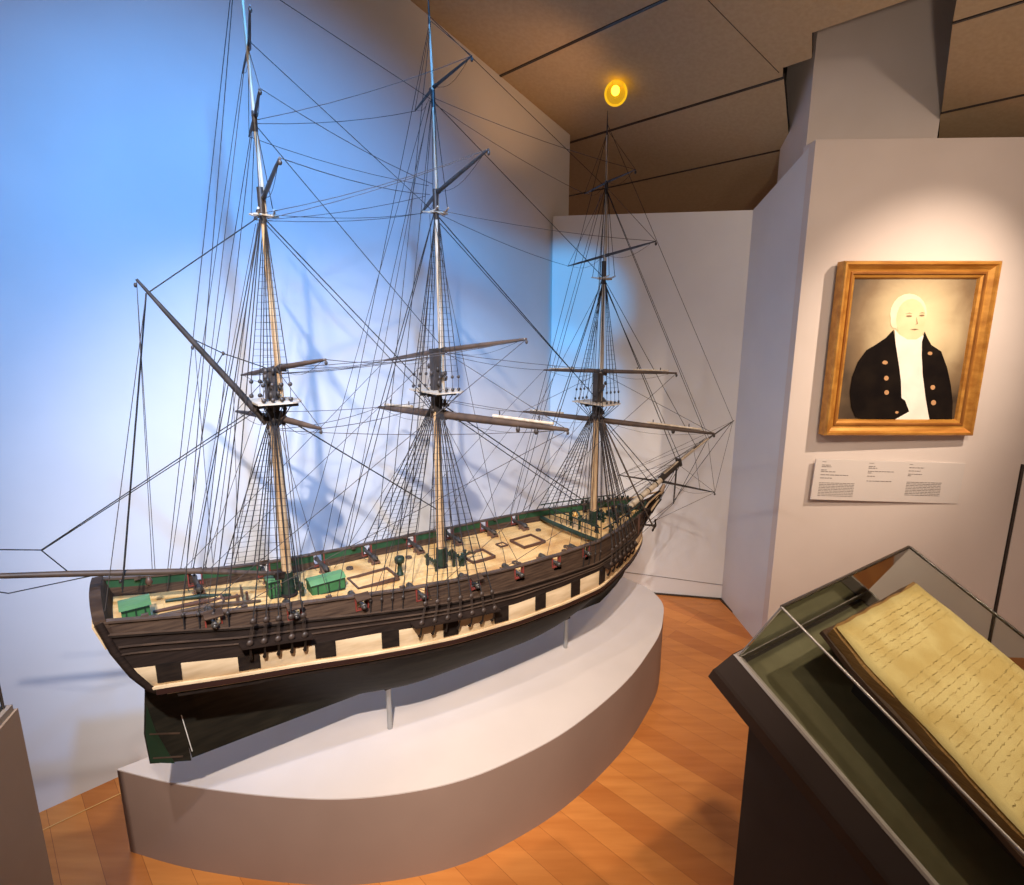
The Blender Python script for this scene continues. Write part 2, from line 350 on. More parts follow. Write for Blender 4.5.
# deck
def zdeck(u): return zrail(u)-.047
mb=MB(); rows=[]
for u in us:
    b=max(brail(u)-.0055,.003); rows.append([P(u,b*k/4,zdeck(u)+.004*(1-(k/4)**2)) for k in range(-4,5)])
V=[p for r in rows for p in r]
mb.add(V,[(i*9+k,(i+1)*9+k,(i+1)*9+k+1,i*9+k+1) for i in range(60) for k in range(8)],0,True)
mb.build('deck',M['deck'],ship)
def strip(us_,vf,zf,w,h,name,m,both=True,parent=hull):
    """moulding that follows the side; vf gives centre breadth"""
    out=[]
    for sg in ((-1,1) if both else (-1,)):
        mb=MB(); V=[]
        for u in us_:
            b=vf(u); z=zf(u)
            for dv,dz in ((-w/2,-h/2),(w/2,-h/2),(w/2,h/2),(-w/2,h/2)): V.append(P(u,sg*(b+dv),z+dz))
        F=[(i*4+k,i*4+(k+1)%4,(i+1)*4+(k+1)%4,(i+1)*4+k) for i in range(len(us_)-1) for k in range(4)]
        F+=[(3,2,1,0),tuple(len(V)-4+k for k in range(4))]
        mb.add(V,F,0,False); out.append(mb.build(name,m,parent))
    return out
def rng(a,b,n): return [lerp(a,b,i/n) for i in range(n+1)]
def bat(u,z,j):  # hull breadth at level j
    B=interp(u,BR); return (B+(0,.006,.013,.013,.012)[j])*bclose(u,z)
fu=rng(-.70,1.236,90)
strip(fu,lambda u:max(brail(u)-.002,.002),lambda u:zrail(u)+.002,.016,.005,'rail_cap',M['sparb'])
strip(rng(-.69,1.222,80),lambda u:bat(u,interp(u,ZL),1)+.002,lambda u:interp(u,ZL),.008,.005,'wale',M['blk'])
strip(rng(-.69,1.222,80),lambda u:bat(u,interp(u,ZL),1)+.003,lambda u:interp(u,ZL)+.0035,.007,.002,'wale',M['sparb'])
for dz in (.016,.027):
    strip(rng(-.675,1.222,80),lambda u:bat(u,interp(u,ZL),1)+.005,lambda u:lerp(interp(u,ZL),interp(u,ZT),dz/.05),.006,.0022,'moulding',M['sparb'])
strip(rng(-.63,1.205,80),lambda u:bat(u,interp(u,ZB),3)+.002,lambda u:interp(u,ZB)+.001,.008,.006,'wale',M['cream'])
strip(rng(-.62,1.20,80),lambda u:bat(u,interp(u,ZB),3)+.001,lambda u:interp(u,ZB)-.010,.012,.012,'wale',M['wale2'])
def thin(u): return bat(u,interp(u,ZB),3)-.003
strip(rng(-.60,1.17,80),lambda u:thin(u)+.0035,lambda u:interp(u,ZB)-.019,.006,.0014,'moulding',M['cream2'])
strip(rng(-.58,1.15,80),lambda u:thin(u)+.000,lambda u:interp(u,ZB)-.028,.010,.006,'wale',M['blk'])
# upper gun band of ports in the cream strake
GU=[-.49,-.31,-.14,.03,.205,.37,.53,.68]
GP=[(-.615,-.567),(-.45,-.402),(-.271,-.22),(-.096,-.048),(.088,.136),(.266,.318),(.43,.474),(.594,.638),(.744,.782),(.90,.935)]
for a_,b_ in GP:
    for sg in (-1,1):
        V=[]
        for u in (a_,b_):
            zt=interp(u,ZT)+.004; zb=interp(u,ZB)+ .011
            for z,j in ((zb,3),(zt,2)):
                for d in (-.004,.0035): V.append(P(u,sg*(bat(u,z,j)+d),z))
        MB().add(V,[(0,1,3,2),(4,6,7,5),(1,5,7,3),(0,2,6,4),(2,3,7,6),(0,4,5,1)]).build('gun_port',M['blk'],hull)
# rudder, stern post, head
rud=MB().prism([P(-.563,-.004,.478),P(-.652,-.004,.516),P(-.655,-.004,.60),P(-.640,-.004,.72),P(-.628,-.004,.80),P(-.588,-.004,.80),P(-.572,-.004,.70)],(0,.008,0)).build('rudder',M['bilge'],ship)
M['rudg']=mat('green_rudder_paint',(.009,.028,.013),.5)
MB().prism([P(-.60,-.0052,.490),P(-.650,-.0052,.519),P(-.652,-.0052,.60),P(-.641,-.0052,.68),P(-.630,-.0052,.60)],(0,.0104,0)).build('rudder_blade',M['rudg'],rud)
for z0 in (.515,.585): MB().box(P(-.612,0,z0),(.07,.012,.004),x=(1,0,-.45),z=(.45,0,1)).build('strap',M['sparb'],rud)
MB().prism([P(-.5575,-.0058,.505),P(-.5595,-.0058,.505),P(-.5725,-.0058,.62),P(-.5705,-.0058,.62)],(0,.011,0)).build('draft_mark',M['white'],hull)
# taffrail: thick curved rim across the stern
mb=MB(); V=[]; K=16
for i in range(K+1):
    v=-.138+.276*i/K; cr=.010*(1-(v/.138)**2)
    for du,z in ((-.012,-.06),(-.012,.006+cr),(.010,.006+cr),(.010,-.045)): V.append(P(-.700+du+(.016 if z<-.01 else 0)-cr*.5,v,.984+z))
mb.add(V,[(i*4+k,(i+1)*4+k,(i+1)*4+(k+1)%4,i*4+(k+1)%4) for i in range(K) for k in range(4)]+[(0,1,2,3),(K*4+3,K*4+2,K*4+1,K*4)],0)
mb.build('taffrail',M['brn'],ship)
# quarter pieces: raked stern edge timber
for sg in (-1,1):
    pts=[P(-.702,sg*.138,.985),P(-.684,sg*.142,.914),P(-.657,sg*.148,.85),P(-.631,sg*.149,.806),P(-.608,sg*.138,.776)]
    MB().tube(pts,[.008,.009,.009,.008,.005],6).build('quarter_timber',M['dbrn'],hull)
MB().box(P(-.705,-.10,.945),(.004,.05,.06),x=(1,0,.3),z=(-.3,0,1)).build('stern_ornament',M['cream'],hull)
# beakhead and stem
mb=MB().prism([P(1.165,-.007,.60),P(1.225,-.007,.70),P(1.31,-.007,.80),P(1.385,-.007,.872),P(1.375,-.007,.885),P(1.30,-.007,.86),P(1.235,-.007,.845),P(1.195,-.007,.74)],(0,.014,0)); mb.build('stem_knee',M['dbrn'],ship)
MB().tube([P(1.36,0,.862),P(1.375,0,.885),P(1.392,0,.905)],[.009,.012,.006],8).build('figurehead',M['muz'],ship)
for sg in (-1,1):
    for k,(z0,z1) in enumerate(((.86,.875),(.825,.862),(.79,.84))):
        MB().tube([P(1.13,sg*.10,z0),P(1.22,sg*.05,z0+.0),P(1.31,sg*.02,lerp(z0,z1,.6)),P(1.365,sg*.006,z1)],.004,5).build('head_rail',M['dbrn'] if k else M['mast'],ship)
# decorated bow planks
MB().box(P(1.30,-.022,.835),(.09,.002,.022),x=(1,.3,.35),z=(-.3,0,1)).build('trail_board',M['cream'],ship)
# ---------------------------------------------------------------- masts
def mast(uv,zs,name='mast'):
    """zs: dict of heights"""
    u=uv
    lo=MB().tube([P(u,0,zs['deck']-.05),P(u,0,zs['deck']+.2),P(u,0,zs['top'])],[.0135,.0135,.0115],12).build('mast',M['mast'],ship)
    MB().tube([P(u,0,zs['deck']-.01),P(u,0,zs['deck']+.07)],[.018,.0155],12).build('mast_coat',M['dgreen'],lo)
    MB().lathe(P(u,0,zs['deck']),(0,0,1),[(0,.024),(.006,.024),(.006,.018)],12).build('mast_partner',M['dbrn'],lo)
    MB().box(P(u,0,zs['top']+.5*(zs['cap']-zs['top'])-.03),(.026,.026,zs['cap']-zs['top']+.06),0).build('masthead',M['spar'],lo)
    uc=u+.022
    MB().box(P(u+.012,0,zs['cap']),(.055,.026,.010)).build('mast_cap',M['spar'],lo)
    # the top: platform
    w=zs.get('w',.070); p=[P(u-.050,-w,zs['top']),P(u-.050,w,zs['top']),P(u+.035,w,zs['top'])]
    for k in range(7):
        a=pi/2-pi*k/6; p.append(P(u+.035+.035*cos(a),w*sin(a),zs['top']))
    p.append(P(u+.035,-w,zs['top']))
    pf=MB().prism(p[::-1],(0,0,.0045)).build('top_platform',[M['pale']],lo)
    for v in (-.02,.02): MB().box(P(u+.008,v,zs['top']-.008),(.105,.006,.010)).build('trestle_tree',M['spar'],lo)
    for v in (-.03,.03): MB().box(P(u+v,0,zs['top']-.005),(.006,.125,.007)).build('cross_tree',M['spar'],lo)
    # topmast
    tm=MB().tube([P(uc,0,zs['top']-.015),P(uc,0,zs['cap']+.02),P(uc-.006,0,zs['ct'])],[.009,.0085,.0065],10).build('mast',M['mast'] if zs.get('tan') else M['pale'],ship)
    MB().tube([P(uc-.006,0,zs['ct']-.03),P(uc-.007,0,zs['ct']+.055)],.0085,8).build('masthead',M['spar'],tm)
    mb=MB()
    for du in (-.018,.018): mb.tube([P(uc+du-.008,-.045,zs['ct']-.002),P(uc+du,-.02,zs['ct']-.006),P(uc+du,.02,zs['ct']-.006),P(uc+du-.008,.045,zs['ct']-.002)],.0026,5)
    for v in (-.008,.008): mb.tube([P(uc-.03,v,zs['ct']-.010),P(uc+.03,v,zs['ct']-.010)],.003,5)
    mb.build('cross_tree',M['pale'],tm)
    ug=uc
    tg=MB().tube([P(ug,0,zs['ct']-.01),P(ug-.006,0,zs['tg']),P(ug-.012,0,zs['truck']-.03)],[.0058,.0046,.0030],8).build('mast',M['pale'],ship)
    MB().tube([P(ug-.006,0,zs['tg']-.03),P(ug-.006,0,zs['tg']+.015)],.0062,8).build('masthead',M['spar'],tg)
    MB().tube([P(ug-.012,0,zs['truck']-.05),P(ug-.012,0,zs['truck']-.02),P(ug-.013,0,zs['truck']+.03)],[.0035,.003,.0012],6).build('pole_head',M['spar'],tg)
    # yard slings and blocks cluster
    mb=MB()
    for k in range(30):
        a=random.random()*6.28; r_=random.uniform(.014,.030); mb.ball(P(u+r_*cos(a)+.006,r_*sin(a),random.uniform(zs['top']-.065,zs['top']+.085)),.0062,6,0,(1,1,1.4))
    mb.build('block_cluster',M['spar'],lo)
    mb=MB()
    for k in range(9):
        z=zs['top']-.055+ k*.0045*1.0; mb.lathe(P(u,0,z),(0,0,1),[(0,.0135),(.0015,.0150),(.003,.0135)],10)
    mb.build('lashing',M['rope'],lo)
    return lo
MZ=dict(u=-.281,deck=.868,top=1.416,cap=1.50,ct=1.890,tg=2.10,truck=2.52,tan=True)
MM=dict(w=.090,u=.210,deck=.817,top=1.412,cap=1.54,ct=1.955,tg=2.26,truck=2.49)
MF=dict(w=.090,u=.932,deck=.802,top=1.318,cap=1.432,ct=1.803,tg=2.125,truck=2.345)
mm=[mast(d['u'],d) for d in (MZ,MM,MF)]
# ---------------------------------------------------------------- yards
def yard(A,Bm,Mid,r,m,boom=None,tip=None):
    A,Bp,Mi=P(*A),P(*Bm),P(*Mid); r=r*1.22
    L1=(A-Mi); L2=(Bp-Mi)
    pts=[A,Mi+L1*.75,Mi+L1*.3,Mi,Mi+L2*.3,Mi+L2*.75,Bp]; rr=[r*.40,r*.72,r*.97,r,r*.97,r*.72,r*.40]
    y=MB().tube(pts,rr,8).build('yard',m,ship)
    MB().lathe(Mi-L2.normalized()*.02,L2,[(0,r*1.25),(.04,r*1.25)],8).build('sling_band',M['spar'],y)
    if boom:
        d=L2.normalized(); up=Ve((0,0,1))
        for Lq,k in ((L2,1),(L1,-1)):
            a=Mi+Lq*.45+up*r*1.15; b=Mi+Lq*.90+up*r*.95
            MB().tube([a,b],[r*.42,r*.36],6).build('studding_sail_boom',boom,y)  # pale boom colour also stands for the highlight along the yard
            for f in (.5,.8):
                MB().lathe(Mi+Lq*f,(0,0,1),[(-.001,.002),(r*2.4,.002)],5).build('boom_iron',M['spar'],y)
    if tip:
        MB().tube([Mi+L2*.90,Mi+L2*.985],[r*.5,r*.42],8).build('yard_arm',tip,y)  # pale tip colour stands for the highlight at the yard end
    # foot rope
    for Lq in (L1,L2):
        q=[Mi+Lq*(.06+.84*t/8)-Ve((0,0,.022*sin(pi*t/8)+r*.6)) for t in range(9)]
        MB().tube(q,.0006,4).build('foot_rope',M['rope'],y)
    MB().ball(Bp-Ve((0,0,.008)),.0042,6,0,(1,1,1.4)).build('block',M['spar'],y)
    return Ve(Bm),Ve(A_ if False else (A.x,A.y,A.z+ZK)),y
YD={}
def Y(k,Mast,A,Bm,r,m,**kw):
    mid=(Mast['u']+(.022 if k[-1] in 'tgrs' and not k.endswith('low') else .018), 0, (A[2]+Bm[2])/2)
    b,a,o=yard(A,Bm,mid,r,m,**kw); YD[k]=(a,b,Ve(mid))
Y('f_low',MF,(.836,.350,1.252),(1.062,-.445,1.246),.0086,M['sparb'],boom=M['pale'])
Y('f_ts',MF,(.889,.275,1.435),(1.005,-.315,1.452),.0062,M['sparb'],boom=M['pale'])
Y('f_tg',MF,(1.03,.291,1.871),(.87,-.304,1.886),.0042,M['spar'])
Y('f_ry',MF,(1.005,.174,2.136),(.915,-.165,2.139),.0030,M['spar'],tip=M['mast'])
Y('m_low',MM,(.140,.285,1.336),(.360,-.450,1.336),.0108,M['sparb'],boom=M['pale'])
Y('m_ts',MM,(.160,.26,1.500),(.318,-.321,1.577),.0068,M['sparb'],tip=M['white'])
Y('m_tg',MM,(.308,.248,1.991),(.150,-.386,2.014),.0050,M['spar'],tip=M['white'])
Y('m_ry',MM,(.271,.198,2.286),(.211,-.228,2.279),.0036,M['spar'])
Y('z_low',MZ,(-.332,.205,1.372),(-.225,-.207,1.368),.0075,M['sparb'])
Y('z_ts',MZ,(-.310,.20,1.475),(-.205,-.217,1.533),.0060,M['sparb'],tip=M['white'])
Y('z_tg',MZ,(-.215,.30,1.920),(-.312,-.349,1.925),.0046,M['spar'],tip=M['white'])
Y('z_ry',MZ,(-.243,.16,2.104),(-.290,-.165,2.108),.0034,M['spar'])
Y('z_sk',MZ,(-.243,.17,2.258),(-.300,-.180,2.254),.0030,M['spar'])
Y('sprit',dict(u=1.39),(1.318,.215,.915),(1.462,-.215,.905),.0042,M['spar'])
# bowsprit, jib boom, gaff, boom
bs=MB().tube([P(1.12,0,.83),P(1.205,0,.866),P(1.33,0,.918),P(1.485,0,.985)],[.015,.0145,.013,.011],12).build('bowsprit',M['pale'],ship)
MB().tube([P(1.36,0,.934),P(1.485,0,.989)],[.0155,.0135],10).build('gammoning',M['spar'],bs)
for t in (.0,.05,.1): MB().lathe(P(1.225+t,0,.874+t*.42),(1,0,.42),[(0,.0155),(.004,.0155)],10).build('band',M['dbrn'],bs)
jb=MB().tube([P(1.38,0,.958),P(1.50,0,1.004),P(1.715,0,1.083)],[.0075,.0075,.0045],8).build('jib_boom',M['pale'],ship)
MB().box(P(1.49,0,.995),(.014,.024,.036),x=(1,0,.4),z=(-.4,0,1)).build('bowsprit_cap',M['spar'],bs)
MB().tube([P(1.60,0,1.045),P(1.72,0,1.083),P(1.93,0,1.150)],[.004,.004,.0022],6).build('flying_jib_boom',M['spar'],ship)
MB().tube([P(1.475,0,.975),P(1.470,0,.83),P(1.468,0,.795)],[.0045,.0035,.002],6).build('dolphin_striker',M['spar'],ship)
gf=MB().tube([P(-.300,0,1.362),P(-.36,0,1.45),P(-.48,0,1.62),P(-.545,0,1.713)],[.0085,.0085,.006,.003],8).build('gaff',M['spar'],ship)
bm=MB().tube([P(-.295,0,.935),P(-.5,0,1.0),P(-.75,0,1.062),P(-.985,0,1.118)],[.006,.0078,.0075,.005],8).build('spanker_boom',M['sparb'],ship)
MB().box(P(-.30,0,.935),(.03,.024,.018)).build('boom_jaw',M['dbrn'],bm)
# ---------------------------------------------------------------- channels, deadeyes, shrouds
def rope(pts,r,name='stay',m=None,sag=0,n=3):
    pts=[Ve(p)-Ve((0,0,ZK)) for p in pts]; r=r*1.4+.0002
    if sag and len(pts)==2:
        a,b=pts; pts=[a.lerp(b,t/6)-Ve((0,0,sag*4*(t/6)*(1-t/6))) for t in range(7)]
    return MB().tube(pts,r,n,0,True,False).build(name,m or M['rope'],ship)
def block(p,parent=None,r=.0038): return MB().ball(P(*p),r,6,0,(1,1,1.5)).build('block',M['spar'],parent or ship)
def rig(mast_,u0,u1,ns,zc,bo,zhead,nt=4):
    um=mast_['u']
    for sg in (-1,1):
        vch=sg*(bat((u0+u1)/2,interp((u0+u1)/2,ZL),1)+bo)
        # channel board
        def vc(u): return sg*(bat(u,interp(u,ZT)+.02,2)+bo)
        V=[]
        for u in rng(u0-.02,u1+.02,6):
            for a,dz in ((-.9*bo,-.003),(.004,-.003),(.004,.003),(-.9*bo,.003)): V.append(P(u,vc(u)+sg*a,zc(u)+dz))
        F=[(i*4+k,i*4+(k+1)%4,(i+1)*4+(k+1)%4,(i+1)*4+k) for i in range(6) for k in range(4)]+[(3,2,1,0),(24,25,26,27)]
        if sg>0: F=[f[::-1] for f in F]
        ch=MB().add(V,F).build('channel',M['dbrn'],hull)
        heads=[]
        for k in range(ns):
            u=lerp(u0,u1,k/(ns-1)); v=vc(u); z=zc(u)
            lowp=(u,v,z+.010); upp=(lerp(u,um,.09),v*.965,z+.060)
            de=MB()
            de.ball(P(*lowp),.0084,8,0,(1,.55,1)); de.ball(P(*upp),.0080,8,0,(1,.55,1))
            for d in (-.003,0,.003): de.tube([P(lowp[0]+d,lowp[1],lowp[2]),P(upp[0]+d,upp[1],upp[2])],.0008,3)
            de.build('deadeye_pair',M['dead'],ship)
            MB().tube([P(u,v,z+.004),P(u+.001,v-sg*bo*.25,z-.026),P(u+.001,v-sg*bo*.55,z-.040)],[.0022,.0030,.0052],5).build('chain_plate',M['blk'],ship)
            hd=(um+ (k-ns/2)*.0012, sg*.012, zhead)
            rope([upp,hd],.00125,'shroud'); heads.append((upp,hd))
        # ratlines on the lower shrouds of this side
        mb=MB(); nr=int((zhead-heads[0][0][2])/.0165)
        for r_ in range(1,nr-1):
            t=r_/nr
            row=[Ve(a).lerp(Ve(b),t)-Ve((0,0,ZK)) for a,b in heads]
            mb.tube(row,.00062,3,0,False,False)
        mb.build('ratlines',M['rope'],ship)
        # futtock and topmast shrouds
        hs=[]
        for k in range(nt):
            u=um-.035+.065*k/(nt-1); v=sg*(mast_.get('w',.07)-.003); zt=mast_['top']+.008
            de=MB(); de.ball(P(u,v,zt+.004),.0062,6,0,(1,.6,1)); de.ball(P(u+.002,v*.95,zt+.042),.0058,6,0,(1,.6,1))
            de.tube([P(u,v,zt),P(u+.002,v*.95,zt+.042)],.0010,3); de.build('deadeye_pair',M['spar'],ship)
            rope([(u,v,mast_['top']-.002),(um,sg*.012,mast_['top']-.075)],.0010,'futtock_shroud')
            a=(u+.002,v*.95,zt+.042); b=(um+.02,sg*.006,mast_['ct']-.012); rope([a,b],.0009,'shroud'); hs.append((a,b))
        mb=MB(); nr=int((mast_['ct']-mast_['top'])/.0175)
        for r_ in range(4,nr-1):
            t=(r_-3)/(nr-3); mb.tube([Ve(a).lerp(Ve(b),t)-Ve((0,0,ZK)) for a,b in hs],.00055,3,0,False,False)
        mb.build('ratlines',M['rope'],ship)
        for k in range(2):
            rope([(um+.0+.03*k,sg*.043,mast_['ct']),(um+.017,sg*.004,mast_['tg']-.01)],.0007,'shroud')
        # backstays
        for k,(zt,du) in enumerate(((mast_['ct']-.01,.035),(mast_['ct']-.01,.065),(mast_['tg']-.01,.095),(mast_['truck']-.05,.125))):
            u=u0-du; v=sg*(brail(u)+.012); z=interp(u,ZL)+.012
            rope([(u,v,z+.03),(um+.012,sg*.004,zt)],.00105 if k<2 else .0007,'backstay')
            MB().ball(P(u,v,z+.03),.005,6,0,(1,.6,1)).build('backstay_deadeye',M['spar'],ship)
            rope([(u,v,z+.03),(u,v-sg*.006,z-.02)],.0012,'lanyard')
rig(MZ,-.425,-.300,5,lambda u: .846-(u+.37)*.14,.030,1.385)
rig(MM,.005,.245,7,lambda u: .772-(u-.12)*.10,.034,1.382)
rig(MF,.785,.99,7,lambda u: .755+(u-.87)*.06,.028,1.288)
# ---------------------------------------------------------------- stays
def mp(m_,z): return (m_['u']+.012,0,z)
ST=[((MM,1.375),(.905,0,.905),.0016),((MM,1.360),(.895,0,.885),.0013),((MM,1.945),(.93,0,1.335),.0013),((MM,1.93),(.92,0,1.345),.0010),
((MM,2.25),(.945,0,1.80),.0009),((MM,2.46),(.952,0,2.115),.0007),
((MZ,1.385),(.205,0,1.020),.0014),((MZ,1.88),(.205,0,1.395),.0012),((MZ,1.87),(.215,0,1.35),.0009),((MZ,2.09),(.225,0,1.56),.0009),((MZ,2.27),(.228,0,1.94),.0007),((MZ,2.40),(.235,0,2.245),.0006),
((MF,1.28),(1.335,0,.932),.0016),((MF,1.27),(1.30,0,.918),.0013),((MF,1.795),(1.478,0,.998),.0013),((MF,1.785),(1.50,0,1.01),.0010),((MF,1.80),(1.62,0,1.052),.0009),
((MF,2.115),(1.70,0,1.085),.0009),((MF,2.12),(1.715,0,1.09),.0007),((MF,2.33),(1.92,0,1.15),.0007)]
for (m_,z),e,r_ in ST: rope([mp(m_,z),e],r_,'stay')
# knots / mouse blocks
for p in ((-.255,0,1.385),(.205,0,1.025),(.25,0,1.365),(1.33,0,.935)): MB().ball(P(*p),.006,6,0,(1.3,1,1)).build('stay_mouse',M['rope'],ship)
# head stays under the bowsprit
for a,b in (((1.26,0,.735),(1.47,0,.97)),((1.27,0,.76),(1.40,0,.94)),((1.470,0,.80),(1.71,0,1.08)),((1.470,0,.81),(1.92,0,1.148)),((1.470,0,.80),(1.25,0,.70)),((1.468,0,.805),(1.24,.0,.73))): rope([a,b],.0009,'bobstay')
for sg in (-1,1):
    e=YD['sprit'][1] if sg<0 else YD['sprit'][0]
    for b in ((1.71,0,1.08),(1.48,0,.99),(1.60,0,1.045),(1.92,0,1.148)): rope([tuple(e) if b[0]!=1.6 else tuple(YD['sprit'][2].lerp(e,.7)),b],.0006,'jib_guy',M['ropel'])
    rope([tuple(e),(1.17,sg*.11,.80)],.0006,'jib_guy',M['ropel'])
    rope([(1.48,sg*.01,.975),(1.16,sg*.12,.845)],.0009,'bowsprit_shroud')
    rope([(1.48,0,1.0),(1.02,sg*.05,.875)],.0007,'man_rope'); rope([(1.70,0,1.09),(1.10,sg*.03,.89)],.0006,'man_rope')
# lifts
for k,(cap,m_) in dict(f_low=(1.437,MF),f_ts=(1.80,MF),f_tg=(2.12,MF),f_ry=(2.31,MF),m_low=(1.545,MM),m_ts=(1.95,MM),m_tg=(2.255,MM),m_ry=(2.45,MM),z_low=(1.505,MZ),z_ts=(1.885,MZ),z_tg=(2.10,MZ),z_ry=(2.25,MZ)).items():
    if k in ('m_ts','z_ts','f_ts','z_tg','m_tg'): continue
    for e in YD[k][:2]: rope([tuple(e),(m_['u']+.015,0,cap)],.0006,'lift',M['ropel'])
# braces
BRC=[('m_tg',(-.26,0,1.885)),('m_tg',(-.262,0,1.87)),('m_ry',(-.27,0,2.09)),('m_ts',(-.265,0,1.505)),('m_ts',(-.262,0,1.49)),('m_low',(-.27,0,1.34)),
('f_tg',(.225,0,1.95)),('f_ry',(.22,0,2.25)),('f_ts',(.215,0,1.535)),('f_low',(.21,0,1.39)),
('z_tg',(.20,0,1.99)),('z_low',(.19,0,1.38)),('z_ts',(.20,0,1.52)),('z_ry',(.21,0,2.02))]
for k,t in BRC:
    a,b,_=YD[k]
    for e,sg in ((a,1),(b,-1)): rope([tuple(e),(t[0],sg*.012,t[2])],.0006,'brace',M['ropel'],sag=.012)
for k,(u,z) in dict(f_low=(.30,0),f_ts=(.1,0),m_low=(-.45,0),m_ts=(-.52,0)).items():
    a,b,_=YD[k]
    for e,sg in ((a,1),(b,-1)): rope([tuple(e),(u,sg*brail(u),zrail(u)+.004)],.0006,'brace',M['ropel'])
rope([(.935,-.02,1.27),(1.00,-.13,1.02),(1.12,-.165,.80)],.0026,'fish_tackle',M['ropeb']); rope([(.935,.02,1.27),(1.12,.165,.80)],.0022,'fish_tackle',M['ropeb'])
for k in range(4): rope([(.932,-.012-.002*k,1.29),(.84+.06*k,-.195+.012*k,.80)],.0016,'tackle_pendant',M['ropeb'])
# running lines from the tops down to the rails and mast feet
RN=[(MM,1.35,-.10,.8),(MM,1.52,.06,.4),(MM,1.94,.33,.95),(MM,1.35,.38,.95),(MF,1.30,.60,.95),(MF,1.75,.50,.95),(MF,1.42,.70,.9),(MF,1.25,.80,.3),(MZ,1.38,-.22,.95),(MZ,1.86,-.5,.95),(MZ,1.48,-.47,.95),(MZ,2.2,-.56,.9),(MM,1.5,.27,.3),(MF,2.1,.66,.97),(MM,2.24,-.2,.95)]
for m_,z,u,f in RN:
    for sg in (-1,1): rope([(m_['u'],sg*.01,z),(u,sg*brail(u)*f,zrail(u)+.003 if f>.9 else zdeck(u)+.003)],.0006,'halyard',M['ropel'])
for m_ in (MZ,MM,MF):
    for k in range(6):
        a=k/6*2*pi; rope([(m_['u']+.02*cos(a)+.005,.02*sin(a),m_['top']-.03),(m_['u']+.035*cos(a)+.01,.035*sin(a),m_['deck']+.012)],.0008,'halyard',M['ropeb'])
# spanker gear
for v in (-.004,.004):
    rope([(-.53,v,1.683),(-.655,v*3,.992)],.0011,'vang')
rope([(-.53,-.004,1.683),(-.69,-.09,.99)],.0006,'vang',M['ropel'])
rope([(-.545,0,1.708),(-.585,0,1.022)],.0005,'flag_halyard',M['ropel']); rope([(-.545,0,1.708),(-.59,.01,1.022)],.0005,'flag_halyard',M['ropel'])
rope([(-.525,0,1.685),(-.275,0,1.875)],.0010,'peak_halyard')
rope([(-.455,0,1.585),(-.385,0,1.545),(-.275,0,1.50)],.0010,'peak_halyard'); rope([(-.405,0,1.513),(-.385,0,1.545)],.0010,'peak_halyard')
rope([(-.905,0,1.16),(-.785,0,1.128),(-.285,.01,1.425)],.0010,'topping_lift'); rope([(-.785,0,1.128),(-.745,0,1.064)],.0009,'topping_lift')
rope([(-.785,0,1.126),(-.285,-.012,1.42)],.0008,'topping_lift')
rope([(-.445,0,1.565),(-.46,0,1.012)],.0005,'brail',M['ropel']); rope([(-.37,0,1.465),(-.40,0,1.0)],.0005,'brail',M['ropel'])
rope([(-.97,0,1.11),(-.85,0,1.045),(-.70,0,1.045)],.0009,'sheet'); 
for p in ((-.548,0,1.70),(-.655,-.01,1.02),(-.45,0,1.56),(-.385,0,1.545),(-.60,0,1.008)): block(p)
MB().ball(P(-.60,0,1.000),.010,8,0,(.8,.8,1.2)).build('sheet_block',M['redb'],bm)
for p in ((.305,-.30,1.322),(.327,-.355,1.322),(1.025,-.30,1.238)): block(p,None,.007)
# ---------------------------------------------------------------- deck fittings
def cannon(u,sg):
    b=brail(u); z=zdeck(u)+.022; o=P(u,sg*(b-.078),z); q_=1.28
    br=MB().lathe(o,(0,sg,.02),[(a*q_,b_*q_) for a,b_ in [(-.010,.001),(-.008,.003),(-.005,.003),(-.003,.0075),(.012,.0072),(.013,.0064),(.040,.0055),(.066,.0045),(.070,.0062),(.078,.0060),(.0785,.0035),(.070,.003)]],10).build('cannon',M['gun'],ship)
    mb=MB()
    for s_ in (-1,1):
        mb.prism([o+Ve((s_*.008,-sg*.012,-.014)),o+Ve((s_*.008,sg*.032,-.014)),o+Ve((s_*.008,sg*.032,.001)),o+Ve((s_*.008,sg*.012,.000)),o+Ve((s_*.008,-sg*.002,-.004)),o+Ve((s_*.008,-sg*.012,-.006))],(s_*.003,0,0))
        for yy in (-.004,.024): mb.lathe(o+Ve((s_*.011,sg*yy,-.016)),(s_,0,0),[(0,.0045),(.004,.0045)],8)
    mb.box(o+Ve((0,sg*.01,-.012)),(.018,.04,.004)); mb.build('gun_carriage',M['gunw'],br)
    for s_ in (-1,1): MB().tube([o+Ve((s_*.006,sg*.0,.0)),o+Ve((s_*.022,sg*.03,-.008)),o+Ve((s_*.024,sg*.056,-.002))],.0009,4).build('breeching_rope',M['ropeb'],br)
for u in GU:
    for sg in (-1,1):
        cannon(u,sg)
        b=brail(u); z=zrail(u)
        # opening frame with red lining through the bulwark
        w=.017
        mb=MB()
        for s_ in (-1,1): mb.box(P(u+s_*w,sg*(b-.002),z-.020),(.003,.014,.036))
        mb.box(P(u,sg*(b-.002),z-.037),(.034,.014,.003)); mb.build('port_frame',M['red'],hull)
        if u<.0 or abs(u-.205)<.01: MB().box(P(u,sg*(b+.010),z+.002),(.040,.026,.004),y=(0,1,-.45*sg),z=(0,.45*sg,1)).build('port_lid',[M['brn']],hull)
